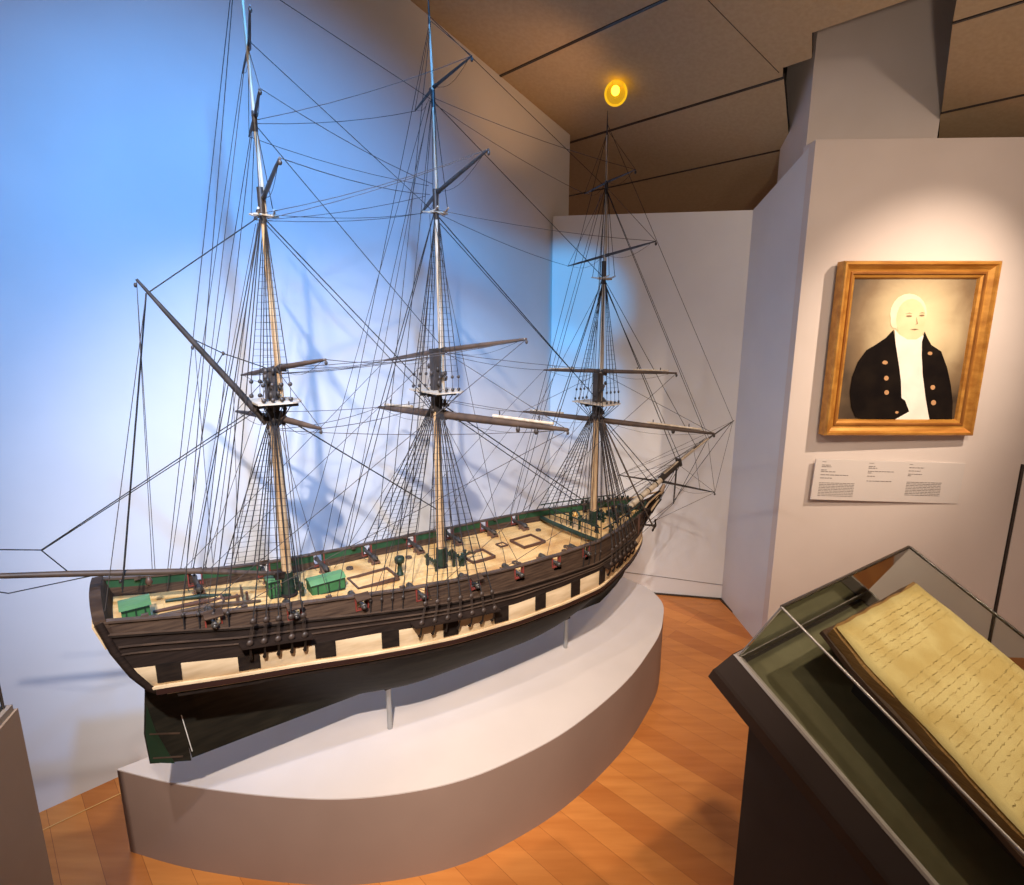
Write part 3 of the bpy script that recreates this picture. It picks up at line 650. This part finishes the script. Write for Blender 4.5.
def coaming(u,v,l,w,h=.011,m='redb',grate=False):
    z=zdeck(u)+.004; mb=MB()
    t=.005
    for dv in (-1,1): mb.box(P(u,v+dv*w/2,z+h/2),(l,t,h))
    for du in (-1,1): mb.box(P(u+du*l/2,v,z+h/2),(t,w+t,h))
    o=mb.build('hatch_coaming',M[m],ship); MB().box(P(u,v,z+.0015),(l-t,w-t,.003)).build('hatch_cover',M['deck'] if not grate else M['dbrn'],o); return o
coaming(-.03,.0,.13,.085); coaming(.36,.0,.09,.075); coaming(.60,.02,.10,.085); coaming(.50,.05,.03,.03,.006); coaming(-.47,.02,.05,.05,.006)
def house(u,v,l,w,h,roof,m,lbl=None):
    z=zdeck(u)+.003; mb=MB(); mb.box(P(u,v,z+h/2),(l,w,h))
    o=mb.build('companionway',m,ship)
    a=P(u,v,z+h)
    q=[(-l/2-.004,-w/2-.004,0),(-l/2-.004,w/2+.004,0),(-l/2-.004,w/4,roof),(-l/2-.004,-w/4,roof)]
    MB().prism([a+Ve(p) for p in q],(l+.008,0,0)).build('roof',M['greenl'],o)
    mb=MB()
    for k in (-1,0,1): mb.box(P(u+k*l*.33,v-w/2-.001,z+h/2),(.003,.003,h))
    mb.box(P(u,v-w/2-.001,z+h*.92),(l,.003,.003)); mb.box(P(u,v-w/2-.001,z+h*.06),(l,.003,.003)); mb.build('panelling',M['dgreen'],o)
    return o
M['greenl']=mat('pale_green_paint',(.055,.15,.055),.55,(.09,.20,.085),14)
house(-.178,-.005,.095,.052,.036,.010,M['green'])
h2=house(-.318,.012,.030,.040,.052,.004,M['green'])
house(-.635,-.040,.055,.062,.046,.003,M['green'])
MB().box(P(-.126,0,zdeck(-.126)+.025),(.006,.030,.040)).build('companionway_door',M['dgreen'],ship)
# capstan
z=zdeck(.06)+.004
cp=MB().lathe(P(.06,0,z),(0,0,1),[(0,.012),(.006,.012),(.010,.008),(.030,.0065),(.042,.0075),(.043,.015),(.058,.016),(.062,.013),(.063,.001)],14).build('capstan',M['dgreen'],ship)
# steering wheel with stand
def wheel(u):
    z=zdeck(u)+.004
    o=MB().box(P(u-.012,0,z+.012),(.005,.012,.024)).box(P(u+.012,0,z+.012),(.005,.012,.024)).build('wheel_stand',M['redb'],ship)
    mb=MB()
    for k in range(16):
        a=2*pi*k/16;b=2*pi*(k+1)/16; mb.tube([P(u,.016*cos(a),z+.026+.016*sin(a)),P(u,.016*cos(b),z+.026+.016*sin(b))],.0015,5)
    for k in range(8):
        a=2*pi*k/8; mb.tube([P(u,0,z+.026),P(u,.023*cos(a),z+.026+.023*sin(a))],.001,4)
    mb.build('steering_wheel',M['sparb'],o)
wheel(-.40)
# spare spars and lines lying on the quarterdeck
for k,(a,b) in enumerate((((-.60,-.01),(-.40,.03)),((-.59,-.035),(-.36,-.02)),((-.57,.05),(-.42,.045)))):
    MB().tube([P(a[0],a[1],zdeck(a[0])+.008),P((a[0]+b[0])/2,(a[1]+b[1])/2,zdeck(-.5)+.012),P(b[0],b[1],zdeck(b[0])+.008)],[.004,.006,.004],6).build('spare_spar',(M['redb'],M['sparb'],M['dgreen'])[k],ship)
# bitts and pin rails round main and fore masts
def bitts(u,w,h,m='dgreen'):
    z=zdeck(u)
    mb=MB()
    for v in (-w/2,w/2): mb.box(P(u,v,z+h/2),(.008,.008,h))
    mb.box(P(u,0,z+h*.72),(.007,w+.03,.007))
    for k in range(6): mb.lathe(P(u,-w/2+w*k/5,z+h*.72-.012),(0,0,1),[(0,.0012),(.012,.0012),(.013,.002),(.022,.0016)],5)
    mb.build('belaying_bitts',M[m],ship)
for u,w,h in ((.245,.05,.055),(.175,.06,.045),(.275,.07,.04),(.96,.06,.06),(.895,.07,.05),(-.25,.045,.045),(1.02,.08,.045)): bitts(u,w,h)
mb=MB(); z=zdeck(.28)+.004
for k in range(3): mb.lathe(P(.27+.02*k,-.03+.02*k,z),(0,0,1),[(0,.007),(.03,.006),(.034,.008),(.036,.002)],8)
mb.tube([P(.25,-.05,z+.03),P(.31,-.02,z+.038),(P(.34,-.01,z+.02))],.003,5); mb.build('bilge_pump',M['dgreen'],ship)
# forecastle: dark green beam, rail, belfry arch
uf=.80; zf=zdeck(uf)
MB().tube([P(uf,-brail(uf)+.02,zf+.022),P(uf-.022,-.10,zf+.03),P(uf-.03,0,zf+.034),P(uf-.022,.10,zf+.03),P(uf,brail(uf)-.02,zf+.022)],.009,8).build('forecastle_beam',M['dgreen'],ship)
# forecastle deck
mb=MB(); uu=rng(.80,1.19,16); rows=[]
for u in uu: 
    b=max(brail(u)-.012,.004); rows+= [P(u,-b,zdeck(u)+.022),P(u,b,zdeck(u)+.022)]
mb.add(rows,[(2*i,2*i+2,2*i+3,2*i+1) for i in range(16)],0,True); mb.build('forecastle_deck',M['deck'],ship)
rl=MB(); zz=zf+.024
for k in range(9):
    v=-.14+.28*k/8; rl.tube([P(uf+.015,v,zz),P(uf+.015,v,zz+.045)],.0016,5)
rl.tube([P(uf+.015,-.15,zz+.045),P(uf+.015,.15,zz+.045)],.003,6); rl.tube([P(uf+.015,-.15,zz+.022),P(uf+.015,.15,zz+.022)],.0018,5)
rl.build('forecastle_rail',M['dgreen'],ship)
bf=MB(); ua=.83
bf.tube([P(ua,-.026,zz-.002)]+[P(ua,-.026*cos(a),zz+.045+.026*sin(a)) for a in [pi*k/8 for k in range(9)]]+[P(ua,.026,zz-.002)],.0045,6)
bf=bf.build('belfry',M['dgreen'],ship)
MB().lathe(P(ua,0,zz+.064),(0,0,-1),[(0,.001),(.002,.005),(.010,.007),(.016,.011),(.017,.010)],10).build('bell',M['gold'],bf)
for (u,v,l,w,h) in ((1.06,0,.05,.05,.02),(1.12,0,.03,.06,.03)): MB().box(P(u,v,zdeck(u)+.022+h/2),(l,w,h)).build('bow_bitt',M['dgreen'],ship)
# timber heads along the bow rail + catheads + anchors
for sg in (-1,1):
    for k in range(11):
        u=1.0+.02*k; b=brail(u)
        MB().box(P(u,sg*(b-.002),zrail(u)+.009),(.006,.007,.018)).build('timber_head',M['dgreen'],ship)
    u=1.12; b=brail(u)
    ct=MB().tube([P(u-.03,sg*(b-.04),zrail(u)+.012),P(u+.02,sg*(b+.022),zrail(u)+.014)],.006,4).build('cathead',M['dbrn'],ship)
    # anchor stowed along the side
    o=Ve((1.03,sg*(brail(1.03)+.028),.80)); an=MB()
    tip=o+Ve((.165,-sg*.045,-.018)); hd=o+Ve((.0,0,.035))
    an.tube([P(*hd),P(*tip)],[.0035,.005],6)
    ax=(tip-hd).normalized(); sd=Ve((ax.z*-1,0,ax.x)).normalized()
    for s_ in (-1,1):
        a1=tip+sd*s_*.012-ax*.008; a2=tip+sd*s_*.020-ax*.020
        an.tube([P(*tip),P(*a1),P(*a2)],[.005,.004,.002],6)
        an.ball(P(*(a2+ax*.004)),.008,6,0,(1,.4,1))
    an=an.build('anchor',M['blk'],ship)
    MB().tube([P(*(hd+Ve((0,-sg*.0,-.04)))),P(*(hd+Ve((0,0,.0)))),P(*(hd+Ve((0,0,.04))))],[.003,.005,.003],6).build('anchor_stock',M['redb'],an)
    # hammock cranes along the waist rail (short dark posts)
    for k in range(7):
        u=-.62+.20*k
        MB().box(P(u,sg*(brail(u)-.012),zrail(u)+.003),(.014,.010,.010)).build('rail_cleat',M['sparb'],ship)
# forecastle clutter
for k,(u,v,h) in enumerate(((.86,-.09,.03),(.88,.08,.034),(1.0,-.07,.04),(1.02,.06,.036),(1.09,-.05,.03),(.97,.0,.03),(1.05,.0,.045),(.90,-.13,.03),(.99,.11,.03))):
    z=zdeck(u)+.022; mb=MB(); mb.lathe(P(u,v,z),(0,0,1),[(0,.010),(h*.3,.008),(h*.6,.006),(h*.8,.010),(h,.007),(h+.002,.001)],8)
    mb.tube([P(u-.015,v-.02,z+h*.6),P(u,v,z+h*.75),P(u+.018,v+.02,z+h*.6)],.003,5); mb.build('kevel_post',M['dgreen'] if k%2 else M['dbrn'],ship)
for k,u in enumerate((.86,.94,1.02,1.09)):
    for sg in (-1,1):
        o_b=brail(u); MB().tube([P(u,sg*(o_b-.02),zrail(u)-.01),P(u,sg*(o_b-.015),zrail(u)+.03)],.0022,5).build('stanchion',M['dgreen'],ship)
for sg in (-1,1): MB().tube([P(u,sg*(brail(u)-.015),zrail(u)+.03) for u in (.80,.86,.94,1.02,1.09,1.14)],.0028,6).build('forecastle_rail',M['dgreen'],ship)
# coils of rope
for u,v in ((-.34,-.10),(.15,.12),(.44,-.11),(.72,.10),(-.06,.12),(.28,.13),(.69,-.10)):
    mb=MB()
    for r_,zq in ((.010,.002),(.007,.005),(.010,.006)):
        mb.tube([P(u+r_*cos(2*pi*k/10),v+r_*sin(2*pi*k/10),zdeck(u)+zq+.002) for k in range(11)],.0018,5)
    mb.build('rope_coil',M['ropeb'],ship)

# ------------------------------------------------------------------ portrait
PY=2.505
pt=empty('framed_portrait',(1.757,PY,1.512)); tag(pt,'gilt framed oil portrait of a white-haired man in a dark buttoned coat','painting')
HW,HH=.338,.380
def ringprof(prof,name,m,par):
    """prof list of (inset, forward distance)"""
    mb=MB(); V=[]
    for ins,fw in prof:
        for sx,sz in ((-1,-1),(1,-1),(1,1),(-1,1)): V.append(Ve((sx*(HW-ins),-fw,sz*(HH-ins))))
    n=len(prof); F=[]
    for i in range(n-1):
        for k in range(4): F.append((i*4+k,i*4+(k+1)%4,(i+1)*4+(k+1)%4,(i+1)*4+k))
    mb.add(V,F,0,False); return mb.build(name,m,par)
fr=ringprof([(.0,.0),(0,.048),(.006,.056),(.014,.056),(.022,.046),(.034,.036),(.042,.034)],'frame',M['gold'],pt)
ringprof([(.042,.034),(.045,.039),(.052,.039),(.056,.032)],'frame_bead',M['goldd'],fr)
ringprof([(.056,.032),(.066,.028),(.072,.016)],'frame_slip',M['gold'],fr)
CW,CH=HW-.070,HH-.070
def paintbg():
    m=bpy.data.materials.new('painted_background'); m.use_nodes=True; nt=m.node_tree; N=nt.nodes; L=nt.links; b=N['Principled BSDF']; b.inputs['Roughness'].default_value=.6
    tc=N.new('ShaderNodeTexCoord'); no=N.new('ShaderNodeTexNoise'); no.inputs['Scale'].default_value=7; no.inputs['Detail'].default_value=5; no.inputs['Distortion'].default_value=.6; L.new(tc.outputs['Object'],no.inputs['Vector'])
    mp=N.new('ShaderNodeMapping'); mp.vector_type='TEXTURE'; mp.inputs['Location'].default_value=(.03,0,.09); mp.inputs['Scale'].default_value=(.34,1,.40); L.new(tc.outputs['Object'],mp.inputs[0])
    gr=N.new('ShaderNodeTexGradient'); gr.gradient_type='SPHERICAL'; L.new(mp.outputs[0],gr.inputs[0])
    ad=N.new('ShaderNodeMath'); ad.operation='MULTIPLY_ADD'; ad.inputs[1].default_value=.35; L.new(no.outputs[0],ad.inputs[0]); L.new(gr.outputs['Fac'],ad.inputs[2])
    cr=N.new('ShaderNodeValToRGB'); e=cr.color_ramp.elements; e[0].position=.1; e[0].color=(.035,.020,.010,1); e[1].position=.95; e[1].color=(.74,.60,.36,1); k=e.new(.42); k.color=(.20,.13,.065,1)
    L.new(ad.outputs[0],cr.inputs[0]); L.new(cr.outputs[0],b.inputs['Base Color']); return m
cv=MB().box((0,-.014,0),(2*CW,.006,2*CH)).build('canvas',paintbg(),pt)
def q(x,y): # zoomed photo point -> canvas
    t=(y-138)/642; xl=lerp(147,82,t); xr=lerp(706,646,t); s=(x-xl)/(xr-xl); return ((s-.5)*2*CW,(.5-t)*2*CH)
def flat(polys,name,m,lay,par=cv):
    mb=MB()
    for i,pz in enumerate(polys):
        pts=[Ve((x,-.0172-.0006*lay,z)) for x,z in pz]; mb.prism(pts[::-1] if False else pts,(0,-.0005,0))
    return mb.build(name,m,par)
def ell(cx,cy,rx,ry,n=20): return [q(cx+rx*cos(2*pi*k/n),cy+ry*sin(2*pi*k/n)) for k in range(n)]
M['pcoat']=mat('painted_coat',(.006,.004,.004),.9,(.012,.008,.006),12,spec=.08)
M['pskin']=mat('painted_skin',(.82,.66,.40),.6,(.74,.56,.32),10)
M['phair']=mat('painted_white_hair',(.86,.78,.56),.6,(.78,.68,.46),14)
M['pwhite']=mat('painted_linen',(.88,.83,.74),.6,(.82,.72,.64),10)
M['pbtn']=mat('painted_buttons',(.55,.30,.14),.5)
M['pline']=mat('painted_features',(.28,.17,.09),.6)
M['pshade']=mat('painted_soft_shade',(.56,.38,.21),.6)
flat([ell(400,292,84,88)],'painted_hair',M['phair'],1); flat([ell(338,322,20,36)],'painted_hair',M['phair'],1.9)
flat([[q(350,370),q(470,370),q(470,430),q(350,430)]],'painted_neck',M['pskin'],1.5); flat([ell(412,318,68,92)],'painted_face',M['pskin'],2.3)
flat([[q(*p) for p in ((338,362),(360,385),(400,408),(440,408),(474,388),(470,440),(478,560),(500,680),(528,783),(350,783),(420,742),(400,690),(384,680),(372,560),(348,450))]],'painted_waistcoat',M['pwhite'],3)
for e_ in ([[q(*p) for p in ((333,364),(300,400),(255,430),(212,455),(172,510),(147,580),(138,650),(146,720),(168,768),(195,778),(300,780),(352,783),(424,742),(402,690),(384,678),(378,600),(368,540),(350,450))],
      [q(*p) for p in ((478,372),(492,400),(512,432),(560,462),(594,540),(616,620),(630,700),(632,783),(524,783),(500,680),(482,580),(470,480),(468,420))]]): flat([e_],'painted_coat',M['pcoat'],4)
for e_ in ([ell(299,513,13,9),ell(308,585,11,11),ell(312,652,11,11),ell(508,471,11,8),ell(530,628,11,11),ell(538,700,12,12),ell(365,746,8,6)]): flat([e_],'painted_button',M['pbtn'],5)
for e_ in ([ell(402,303,14,4,12),ell(461,300,12,4,12),[q(384,294),q(402,288),q(418,293),q(402,291)],[q(448,291),q(462,286),q(476,291),q(462,289)],[q(412,362),q(432,359),q(450,362),q(432,366)],[q(436,308),q(444,338),q(432,341),q(440,336)]]): flat([e_],'painted_feature',M['pline'],5)

# wall label
lb=empty('wall_label',(1.765,PY-.001,.905)); lb.rotation_euler=(0,radians(1.8),0); tag(lb,'wide pale caption board with three columns of small print, under the portrait','label')
MB().box((0,-.004,0),(.70,.008,.196)).build('board',M['labelm'],lb)
def textcol(x0,z0,spec):
    mb=MB(); z=z0
    for ln,h in spec:
        if ln>0:
            x=x0
            while x<x0+ln:
                w=min(random.uniform(.006,.022),x0+ln-x); mb.box((x+w/2,-.0085,z),(w,.0008,h)); x+=w+.003
        z-= .0078
    mb.build('print',M['text'],lb)
blk=[(.165,.0026)]*9
textcol(-.32,.086,[(.02,.002),(0,0),(.04,.003),(.045,.003),(0,0),(.025,.003),(.07,.0028),(0,0),(.13,.003),(0,0),(.055,.003),(0,0),(0,0)]+blk)
textcol(-.10,.086,[(.025,.002),(0,0),(.03,.003),(.04,.003),(0,0),(.12,.003),(.02,.003),(0,0),(.035,.003),(0,0),(0,0),(.12,.003)])
textcol(.09,.086,[(.015,.002),(0,0),(.07,.003),(0,0),(.055,.003),(0,0),(.065,.003),(.015,.003),(0,0),(0,0),(0,0)]+blk)

# ------------------------------------------------------------------ right display case
C0=Ve((.39,.857,1.049)); w=Ve((.8363,.5482,0)); dn=Ve((.4816,-.7348,-.4778)); nn=w.cross(dn)*-1
if nn.z<0: nn=-nn
CW_,CL=.452,.66
case=empty('display_case',(C0.x+.35,C0.y-.1,0)); tag(case,'dark sloping lectern display case with a glass cover over an old manuscript book','display case')
CO=Ve(case.location)
def K(a,b,h): return C0+w*a+dn*b+nn*h-CO
# tray: sloping outer border, olive lining set below the rim
mb=MB(); o_=.052
def ring(a,b,h,ins): return [K(-a,-b,h),K(CW_+a,-b,h),K(CW_+a,CL+b,h),K(-a,CL+b,h)]
r0=ring(.020,.010,-.068,0); r1=ring(.025,.010,-.042,0); r1b=ring(.023,.009,-.036,0); r2_=ring(.007,.007,.000,0)
V=r0+r1+r1b+r2_; F=[]
for i in range(3):
    for k in range(4): F.append((i*4+k,i*4+(k+1)%4,(i+1)*4+(k+1)%4,(i+1)*4+k))
F.append((3,2,1,0)); mb.add(V,F[:4]+F[4:8]+F[8:12]+F[12:],0)
tray=mb.build('tray',M['casebrown'],case)
mb=MB(); i0=ring(.006,.006,.000,0); i1=ring(.003,.003,.003,0); i2=ring(-.004,-.004,.003,0); i3=ring(-.004,-.004,-.022,0)
mb.add(i0+i1+i2+i3,[(i*4+k,i*4+(k+1)%4,(i+1)*4+(k+1)%4,(i+1)*4+k) for i in range(3) for k in range(4)],0); mb.build('rim',M['rim'],tray)
mb=MB(); mb.add(ring(-.004,-.004,-.022,0),[(0,1,2,3)]); mb.add(ring(-.010,-.010,-.0215,0),[(0,1,2,3)],1); mb.build('lining',[M['edge'],M['olive']],tray)
# body
wh=w; dh=Ve((dn.x,dn.y,0)).normalized()
mb=MB(); cor=[(.036,.045),(CW_-.02,.045),(CW_-.02,CL-.05),(.036,CL-.05)]
top=[C0+w*a+dn*b-nn*.06-CO for a,b in cor]; bot=[Ve((p.x,p.y,0)) for p in top]
mb.add(bot+top,[(i,(i+1)%4,4+(i+1)%4,4+i) for i in range(4)]+[(3,2,1,0),(4,5,6,7)])
mb.build('body',M['casebody'],case)
mb=MB(); ctr=sum(bot,Ve())/4
pb=[ctr+(p-ctr)*.97 for p in bot]
# glass cover
HG=.139
gl=MB()
def pane(mb,a,b,c,d,th): mb.prism([a,b,c,d],th)
g=.003
gl.prism([K(0,0,HG),K(CW_,0,HG),K(CW_,CL,HG),K(0,CL,HG)],nn*g)
gl.prism([K(0,0,0),K(0,0,HG),K(0,CL,HG),K(0,CL,0)],w*g)
gl.prism([K(CW_,0,0),K(CW_,0,HG),K(CW_,CL,HG),K(CW_,CL,0)],-w*g)
gl.prism([K(0,0,0),K(CW_,0,0),K(CW_,0,HG),K(0,0,HG)],dn*g)
gl.prism([K(0,CL,0),K(CW_,CL,0),K(CW_,CL,HG),K(0,CL,HG)],-dn*g)
cov=gl.build('glass_cover',M['glass'],case)
def ge(a,b,r,m): MB().tube([K(*a),K(*b)],r,4).build('glass_edge',m,cov)
ge((0,0,HG),(CW_,0,HG),.0030,M['edge']); ge((CW_,0,HG),(CW_,CL,HG),.0030,M['edge']); ge((0,0,HG),(0,CL,HG),.0020,M['edgel']); ge((0,CL,HG),(CW_,CL,HG),.0020,M['edge'])
ge((0,0,0),(0,0,HG),.0012,M['edgel']); ge((CW_,0,0),(CW_,0,HG),.0012,M['edge']); ge((0,CL,0),(0,CL,HG),.0012,M['edgel']); ge((CW_,CL,0),(CW_,CL,HG),.0012,M['edge'])
# book support; its black partly stands for the shadow under the book
bsu=empty('book_stand',C0+w*.26+dn*.30-nn*.022); tag(bsu,'black wedge, partly standing for shadow, that props up the manuscript inside the glass case','book stand')
BO=Ve(bsu.location)
def Kb(a,b,h,O_=None): return C0+w*a+dn*b+nn*h-(O_ if O_ is not None else BO)
mb=MB(); lo_=[Kb(.19,.13,-.0215),Kb(.38,.13,-.0215),Kb(.38,.56,-.0215),Kb(.19,.56,-.0215)]; hi_=[Kb(.19,.10,.0675),Kb(.40,.10,.0675),Kb(.40,.57,.0675),Kb(.19,.57,.0675)]
mb.add(lo_+hi_,[(0,1,5,4),(1,2,6,5),(2,3,7,6),(3,0,4,7),(4,5,6,7),(3,2,1,0)]); mb.build('wedge',M['cloth'],bsu)
MB().prism([Kb(.135,.075,.068),Kb(.425,.075,.068),Kb(.425,.60,.068),Kb(.135,.60,.068)],nn*.004).build('top_board',M['cover'],bsu)
# the book
bk=empty('manuscript_book',C0+w*.28+dn*.32+nn*.072); tag(bk,'old open manuscript book with a yellowed handwritten page, behind glass','book')
BK=Ve(bk.location)
def page(h0,h1,inset,seed,name,m,par,n=26,jag=.003):
    rd=random.Random(seed); mb=MB()
    def edge(t,side):
        return rd.uniform(-jag,jag)
    xl=[.108+edge(0,0)+inset for _ in range(n+1)]; xr=[.432+edge(0,0)-inset*.5 for _ in range(n+1)]
    V=[]
    for i in range(n+1):
        b=lerp(.052+inset,.615,i/n)
        for k in range(13):
            f=k/12; a=lerp(xl[i],xr[i],f); a2=a-.026*(b-.05)/.3*(1-f)
            curl=.010*max(0,1-f*9)*max(0,1-i/3.0); wav=.0018*sin(6*f+2.2*i/n*3)
            V.append(Kb(a2,b+(rd.uniform(-jag,jag)*.7 if i==0 else 0),h1+curl+wav,BK))
    m_=13
    F=[(i*m_+k,i*m_+k+1,(i+1)*m_+k+1,(i+1)*m_+k) for i in range(n) for k in range(12)]
    # underside
    V2=[p-nn*(h1-h0) for p in V]; o=len(V)
    F2=[tuple(o+x for x in f[::-1]) for f in F]
    per=[k for k in range(m_)]+[i*m_+12 for i in range(1,n+1)]+[n*m_+k for k in range(11,-1,-1)]+[i*m_ for i in range(n-1,0,-1)]
    F3=[(per[i],per[(i+1)%len(per)],o+per[(i+1)%len(per)],o+per[i]) for i in range(len(per))]
    mb.add(V+V2,F,0,True); mb.f+=[f for f in F2]; mb.m+=[1]*len(F2); mb.sm+=[False]*len(F2); mb.f+=F3; mb.m+=[1]*len(F3); mb.sm+=[False]*len(F3)
    return mb.build(name,m,par)
page(.072,.080,-.006,3,'back_board',[M['cover'],M['cover']],bk,26,.001)
page(.080,.096,.0,4,'page_block',[M['pageedge'],M['pageedge']],bk,26,.004)
pg=page(.0965,.0985,.004,5,'top_page',[M['page'],M['pageedge']],bk,26,.0015)
# handwriting
rd=random.Random(11); mb=MB()
def hz(a,b):
    f=(a-.112)/.318; i_=(b-.056)/.559
    return .0985+.0018*sin(6*f+2.2*i_*3)+.0006
for ln in range(42):
    b=.078+ln*.0115; a=.135 if ln%7 else .17; end=.408 if ln not in (5,13,20,31) else .30
    if ln in (6,7): continue
    while a<end:
        L_=rd.uniform(.008,.026); n_=max(3,int(L_/.0032)); off=-.026*(b-.05)/.3*(1-(a-.108)/.324)
        pts=[Kb(a+off+L_*t/n_,b+rd.uniform(-.0015,.0015),hz(a+L_*t/n_,b),BK) for t in range(n_+1)]
        mb.tube(pts,(.00038 if rd.random()<.8 else .0006),3,0,False,False); a+=L_+rd.uniform(.004,.009)
mb.build('handwriting',M['ink'],pg)

# ------------------------------------------------------------------ left display case
lc=empty('display_case',(-.95,.55,0)); tag(lc,'taupe display case at the left edge, only its side panel and glass corner in view','display case')
LO=Ve(lc.location); kz=.95
k0=Ve((-.868,.854,0)); dA=Ve((.30,-.954,0)).normalized()*.62; dA=Ve((.016*12,-.052*12,0)); dB=Ve((-dA.y,dA.x,0)).normalized()*-.55
c4=[k0,k0+dA,k0+dA+dB,k0+dB]
MB().prism([p-LO for p in c4],(0,0,kz)).build('body',M['caseleft'],lc)
ce=sum(c4,Ve())/4
i4=[ce+(p-ce)*.985 for p in c4]; MB().prism([p-LO+Ve((0,0,kz)) for p in i4],(0,0,.012)).build('rim',M['rim'],lc)
g4=[ce+(p-ce)*.955 for p in c4]; MB().prism([p-LO+Ve((0,0,kz+.012)) for p in g4],(0,0,.22)).build('glass_cover',M['glass'],lc)
for p in g4: MB().tube([p-LO+Ve((0,0,kz+.012)),p-LO+Ve((0,0,kz+.232))],.0022,4).build('glass_edge',M['edge'],lc)

# ------------------------------------------------------------------ ceiling lamp
lp=Ve((.494,2.895,2.706))
lamp=empty('ceiling_lamp',lp); tag(lamp,'small round amber glass lamp glowing on the dark ceiling above the foremast','lamp')
MB().ball((0,0,0),.055,24).build('globe',M['amber'],lamp)
MB().ball((-.004,-.01,.008),.020,12,0,(1,1,1.1)).build('bulb',M['lampcore'],lamp)
MB().lathe((.008,.008,.050),tuple(N0),[(0,.010),(.006,.014),(.026,.014)],12).build('fitting',M['goldd'],lamp)

# ------------------------------------------------------------------ lights
def spot(name,loc,tgt,E,col,ang=60,blend=.6,size=.03):
    l=bpy.data.lights.new(name,'SPOT'); l.energy=E; l.color=col; l.spot_size=radians(ang); l.spot_blend=blend; l.shadow_soft_size=size
    o=bpy.data.objects.new(name,l); C.objects.link(o); o.location=loc
    o.rotation_euler=(Ve(tgt)-Ve(loc)).to_track_quat('-Z','Y').to_euler(); return o
WARM=(1,.80,.62); WHT=(1,.95,.93); BLU=(.09,.40,1.0)
spot('track_light_key',(-.13,-.5,2.8),(-.45,2.2,.55),500,(1,.93,.87),52,1.0,.03)
spot('track_light_key_two',(-.39,.1,2.85),(-.8,2.1,.35),110,WHT,60,1.0,.03)
spot('track_light_left',(-1.3,.1,2.8),(.9,2.4,.4),60,(1,.88,.8),50,.9,.03)
spot('track_light_blue',(.1,.3,2.85),(-.95,2.2,1.50),330,BLU,70,1.0,.05)
spot('track_light_blue_two',(-1.4,1.25,2.6),(.33,3.26,1.80),330,(.03,.45,1),14,.8,.03)
spot('track_light_blue_three',(-1.38,1.25,2.5),(.33,3.26,1.30),300,(.03,.45,1),14,.8,.03)
spot('added_right_wash',(1.3,.3,2.6),(1.9,2.5,1.2),70,WARM,85,1.0,.05)  # unseen lamp added to brighten the whole portrait wall
spot('track_light_portrait',(2.15,1.2,2.75),(1.76,2.5,1.50),230,WARM,44,1.0,.02)
spot('track_light_case',(1.75,.6,2.6),(.74,.66,1.0),110,WARM,38,.7,.02)
spot('track_light_floor',(.9,.2,2.95),(.9,2.2,.0),90,(1,.78,.55),70,1.0,.04)
spot('added_ceiling_glow',(.35,2.55,2.25),(.05,2.95,2.85),7,(1,.52,.22),80,1.0,.05)  # bodiless lamp added for the orange glow on the ceiling
spot('track_light_mid',(.3,-.2,2.95),(.25,2.1,.5),85,(1,.80,.64),50,1.0,.04)
spot('added_pillar_fill',(.5,.2,1.85),(1.65,2.68,2.6),45,WARM,50,1.0,.05)  # unseen low lamp added to lift the dark pillar
w_=bpy.data.worlds.new('room'); sc.world=w_; w_.use_nodes=True
w_.node_tree.nodes['Background'].inputs[0].default_value=(1,.80,.66,1); w_.node_tree.nodes['Background'].inputs[1].default_value=.30
sc.view_settings.view_transform='Standard'; sc.view_settings.look='None'; sc.view_settings.exposure=.12; sc.view_settings.gamma=1
sc.view_settings.use_curve_mapping=False
sc.cycles.max_bounces=8; sc.cycles.transparent_max_bounces=16; sc.cycles.use_denoising=True
